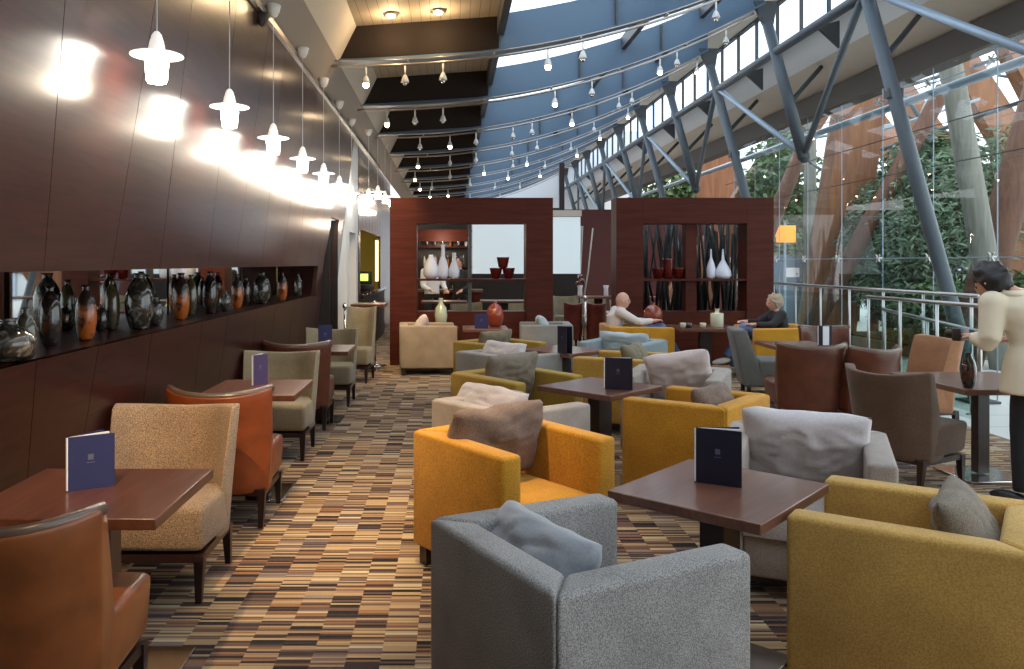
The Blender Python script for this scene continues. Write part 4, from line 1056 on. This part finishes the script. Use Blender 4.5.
def person(label, base, J, mats, hairm, face, shoes='shoe_black', hair_kw=None, coat=False):
    """J: joints relative to base; face=(yaw,pitch)"""
    t = thing('person', label, 'person', base)
    V = lambda k: Vector(J[k])
    put, feat, rot = head_fn(J['head'], *face)
    nb = V('neck'); ch = []
    spine = [(J['pelvis'], .09), (J['waist'], .08), (J['chest'], .075), (J['neck'], .05), (tuple(V('head')+Vector((0, 0, -.06))), .05)]
    ch.append(spine)
    for s in 'LR':
        ch.append([(J['chest'], .075), (J['sho'+s], .032), (J['elb'+s], .036), (J['wri'+s], .027)])
        d = V('wri'+s)-V('elb'+s); ch += hand(d, J['wri'+s])
        ch.append([(J['pelvis'], .09), (J['hip'+s], .070), (J['kne'+s], .048), (J['ank'+s], .034)])
    skin_mesh('body', ch, 'skin', t, 1, put)
    feat(t)
    # clothing lofted over the body: torso rings, sleeves, trouser legs
    ax = (V('shoR')-V('shoL')); ax.z = 0; ax.normalize()
    def loft(m, rings, n=20):
        rr = []
        for c, rx, ry in rings:
            c = Vector(c); f = Vector((-ax.y, ax.x, 0))
            rr.append([m.bm.verts.new(c+ax*rx*math.cos(2*PI*k/n)+f*ry*math.sin(2*PI*k/n)) for k in range(n)])
        for a_, b_ in zip(rr[:-1], rr[1:]):
            for k in range(n): m.bm.faces.new((a_[k], a_[(k+1) % n], b_[(k+1) % n], b_[k]))
        m.bm.faces.new(rr[0][::-1]); m.bm.faces.new(rr[-1])
    sw = (V('shoR')-V('shoL')).length/2
    shm = (V('shoR')+V('shoL'))/2; up = (V('neck')-V('waist'))
    lo = V('pelvis')
    m = MB(); g = 1.12 if coat else 1.0
    rings = [(lo+Vector((0, 0, .02)), .165*g, .125*g), (V('waist'), .155*g, .12*g), (V('chest')*.6+V('waist')*.4, .165*g, .125*g), (V('chest'), sw*.95, .135*g), (shm-up.normalized()*.02, sw*1.02, .115*g), (shm*.5+V('neck')*.5, sw*.66, .095), (V('neck')+Vector((0, 0, .0)), .078, .075)]
    if coat: rings = [(lo+Vector((0, 0, -.16)), .245, .19), (lo+Vector((0, 0, -.04)), .235, .18)]+[(rings[0][0]+Vector((0, 0, .03)), .22, .165)]+rings[1:]
    loft(m, rings)
    for s in 'LR':
        wr = V('elb'+s)+(V('wri'+s)-V('elb'+s))*.95; k = 1.15 if coat else 1.0
        sh_, el = V('sho'+s), V('elb'+s)
        pts = [sh_*.85+shm*.15, sh_, sh_*.6+el*.4, el*.9+sh_*.1, el*.9+wr*.1, el*.4+wr*.6, wr]
        m.tube(pts, [.05*k, .075*k, .066*k, .058*k, .056*k, .048*k, .042*k], 14)
        m.ball(sh_, .076*k, 14)
    jk = m.build('jacket' if coat else 'shirt', mats[0], t, smooth=True)
    rm = jk.modifiers.new('remesh', 'REMESH'); rm.mode = 'VOXEL'; rm.voxel_size = .014; rm.use_smooth_shade = True
    sm_ = jk.modifiers.new('smooth', 'SMOOTH'); sm_.iterations = 4; sm_.factor = .5
    m = MB(); loft(m, [(lo+Vector((0, 0, -.06)), .15, .11), (lo+Vector((0, 0, .02)), .155, .118), (V('waist')*.8+lo*.2, .145, .11)])
    for s in 'LR':
        h_, k_, a_ = V('hip'+s), V('kne'+s), V('ank'+s)
        m.ball(h_, .085, 12); m.tube([h_, h_*.5+k_*.5, k_*.95+h_*.05, k_*.95+a_*.05, k_*.45+a_*.55, a_+(k_-a_)*.02], [.084, .084, .072, .068, .062, .056], 14); m.ball(k_, .070, 12)
    jt = m.build('trousers', mats[1], t, smooth=True)
    rm = jt.modifiers.new('remesh', 'REMESH'); rm.mode = 'VOXEL'; rm.voxel_size = .014; rm.use_smooth_shade = True
    sm_ = jt.modifiers.new('smooth', 'SMOOTH'); sm_.iterations = 4; sm_.factor = .5
    for s in 'LR':
        a = V('ank'+s); d = Vector(J.get('toe'+s, (a.x+.1, a.y, a.z))) - a; d.normalize()
        m = MB(); q = d.to_track_quat('X', 'Z').to_matrix()
        m.ball(a+d*.07+Vector((0, 0, -.045)), (.135, .048, .045), 14, lambda p: q @ Vector((p.x, p.y, max(p.z, -.03)))); m.build('shoe', shoes, t, smooth=True)
    if hairm: hair(t, J['head'], rot, hairm, **(hair_kw or {}))
    return t
# standing man in the cream jacket, head bowed, facing away to the left
mp_ = person('man in a cream jacket and black trousers standing at the right, head bowed', (3.85, 5.24, 0), dict(
    pelvis=(0.03, 0, .90), waist=(.02, .01, 1.06), chest=(-.01, .04, 1.25), neck=(-.10, .09, 1.42), head=(-.20, .15, 1.465),
    shoL=(-.24, .08, 1.33), elbL=(-.29, .04, 1.07), wriL=(-.27, .22, 1.09), shoR=(.20, -.02, 1.33), elbR=(.27, .08, 1.07), wriR=(.05, .30, 1.07),
    hipL=(-.07, 0, .84), kneL=(-.09, .02, .48), ankL=(-.10, 0, .09), hipR=(.12, 0, .84), kneR=(.13, .02, .48), ankR=(.13, -.02, .09), toeL=(-.2, .2, .09), toeR=(.1, .2, .09)),
    ('jacket_cream', 'trouser_black'), 'hair_black', (R(120), R(30)), hair_kw=dict(low=-.075, curl=.010, s=1.06), coat=True)
MB().tube([(-.10+.088*math.cos(a), .085+.08*math.sin(a), 1.405+.015*math.sin(a)) for a in [i*2*PI/16 for i in range(17)]], .022, 8).build('collar', 'jacket_cream', [c for c in mp_.children if c.name.startswith('jacket')][0], smooth=True)
bg_ = thing('camera_bag', 'small black camera held by the man in the cream jacket', 'camera', (3.585, 5.62, 1.10), R(30))
MB().box((0, 0, 0), (.12, .06, .09)).build('body', 'bar_dark', bg_, bevel=.01); MB().tube([(0, .03, 0), (0, .09, 0)], .03, 14).build('lens', 'bar_dark', bg_, smooth=True)
# seated bald man, faces right
person('seated bald man in a pale shirt and jeans in the mustard armchair', (2.52, 11.55, 0), dict(
    pelvis=(-.12, 0, .56), waist=(-.15, 0, .66), chest=(-.12, 0, .84), neck=(-.06, 0, .96), head=(-.03, -.0, 1.055),
    shoL=(-.10, .17, .90), elbL=(.12, .24, .74), wriL=(.32, .16, .76), shoR=(-.10, -.17, .90), elbR=(.14, -.25, .76), wriR=(.36, -.20, .78),
    hipL=(-.02, .09, .54), kneL=(.42, .10, .62), ankL=(.62, .10, .12), hipR=(-.02, -.09, .54), kneR=(.50, -.12, .68), ankR=(.78, -.10, .22), toeL=(.9, .1, .1), toeR=(1.0, -.1, .12)),
    ('shirt_pale', 'jeans'), None, (R(-8), R(6)), 'shoe_white')
# seated woman, faces left
person('seated woman with short fair hair, black top and jeans', (4.62, 11.35, 0), dict(
    pelvis=(.02, 0, .56), waist=(.05, 0, .66), chest=(.03, 0, .82), neck=(.0, 0, .92), head=(-.02, 0, 1.03),
    shoL=(.02, -.15, .87), elbL=(-.14, -.22, .73), wriL=(-.36, -.18, .74), shoR=(.02, .15, .87), elbR=(-.16, .22, .74), wriR=(-.38, .12, .76),
    hipL=(-.06, -.09, .54), kneL=(-.50, -.12, .70), ankL=(-.74, -.12, .28), hipR=(-.06, .09, .54), kneR=(-.48, .10, .60), ankR=(-.56, .10, .10), toeL=(-.95, -.12, .24), toeR=(-.8, .1, .1)),
    ('top_black', 'jeans'), 'hair_grey', (R(180), R(8)), 'shoe_white', dict(low=-.06, curl=.012, s=1.04, seed=4))
# two bar staff
def stand(label, base, yaw, mats, hm, tall=1.0):
    c, s = math.cos(yaw), math.sin(yaw)
    def r(x, y, z): return (c*x-s*y, s*x+c*y, z*tall)
    return person(label, base, dict(pelvis=r(0, 0, .95), waist=r(0, 0, 1.1), chest=r(.02, 0, 1.33), neck=r(.02, 0, 1.5), head=r(.04, 0, 1.64),
        shoL=r(0, .18, 1.42), elbL=r(.05, .24, 1.14), wriL=r(.26, .18, 1.06), shoR=r(0, -.18, 1.42), elbR=r(.05, -.24, 1.14), wriR=r(.26, -.18, 1.06),
        hipL=r(0, .1, .9), kneL=r(.02, .1, .5), ankL=r(0, .1, .09), hipR=r(0, -.1, .9), kneR=r(.02, -.1, .5), ankR=r(0, -.1, .09), toeL=r(.2, .1, .09), toeR=r(.2, -.1, .09)), mats, hm, (yaw, 0))
stand('barman in a white shirt standing seen through the left portal', (atx(432, 16.2), 16.2, 0), R(-60), ('shirt_white', 'trouser_black'), 'hair_black')
stand('bar worker in black standing seen through the left portal', (atx(460, 16.6), 16.6, 0), R(-120), ('top_black', 'trouser_black'), 'hair_black', .98)
stand('visitor in dark clothes standing beyond the glass by the handrail', (atx(896, 17), 17, 0), R(-100), ('top_black', 'trouser_black'), 'hair_black', .75)
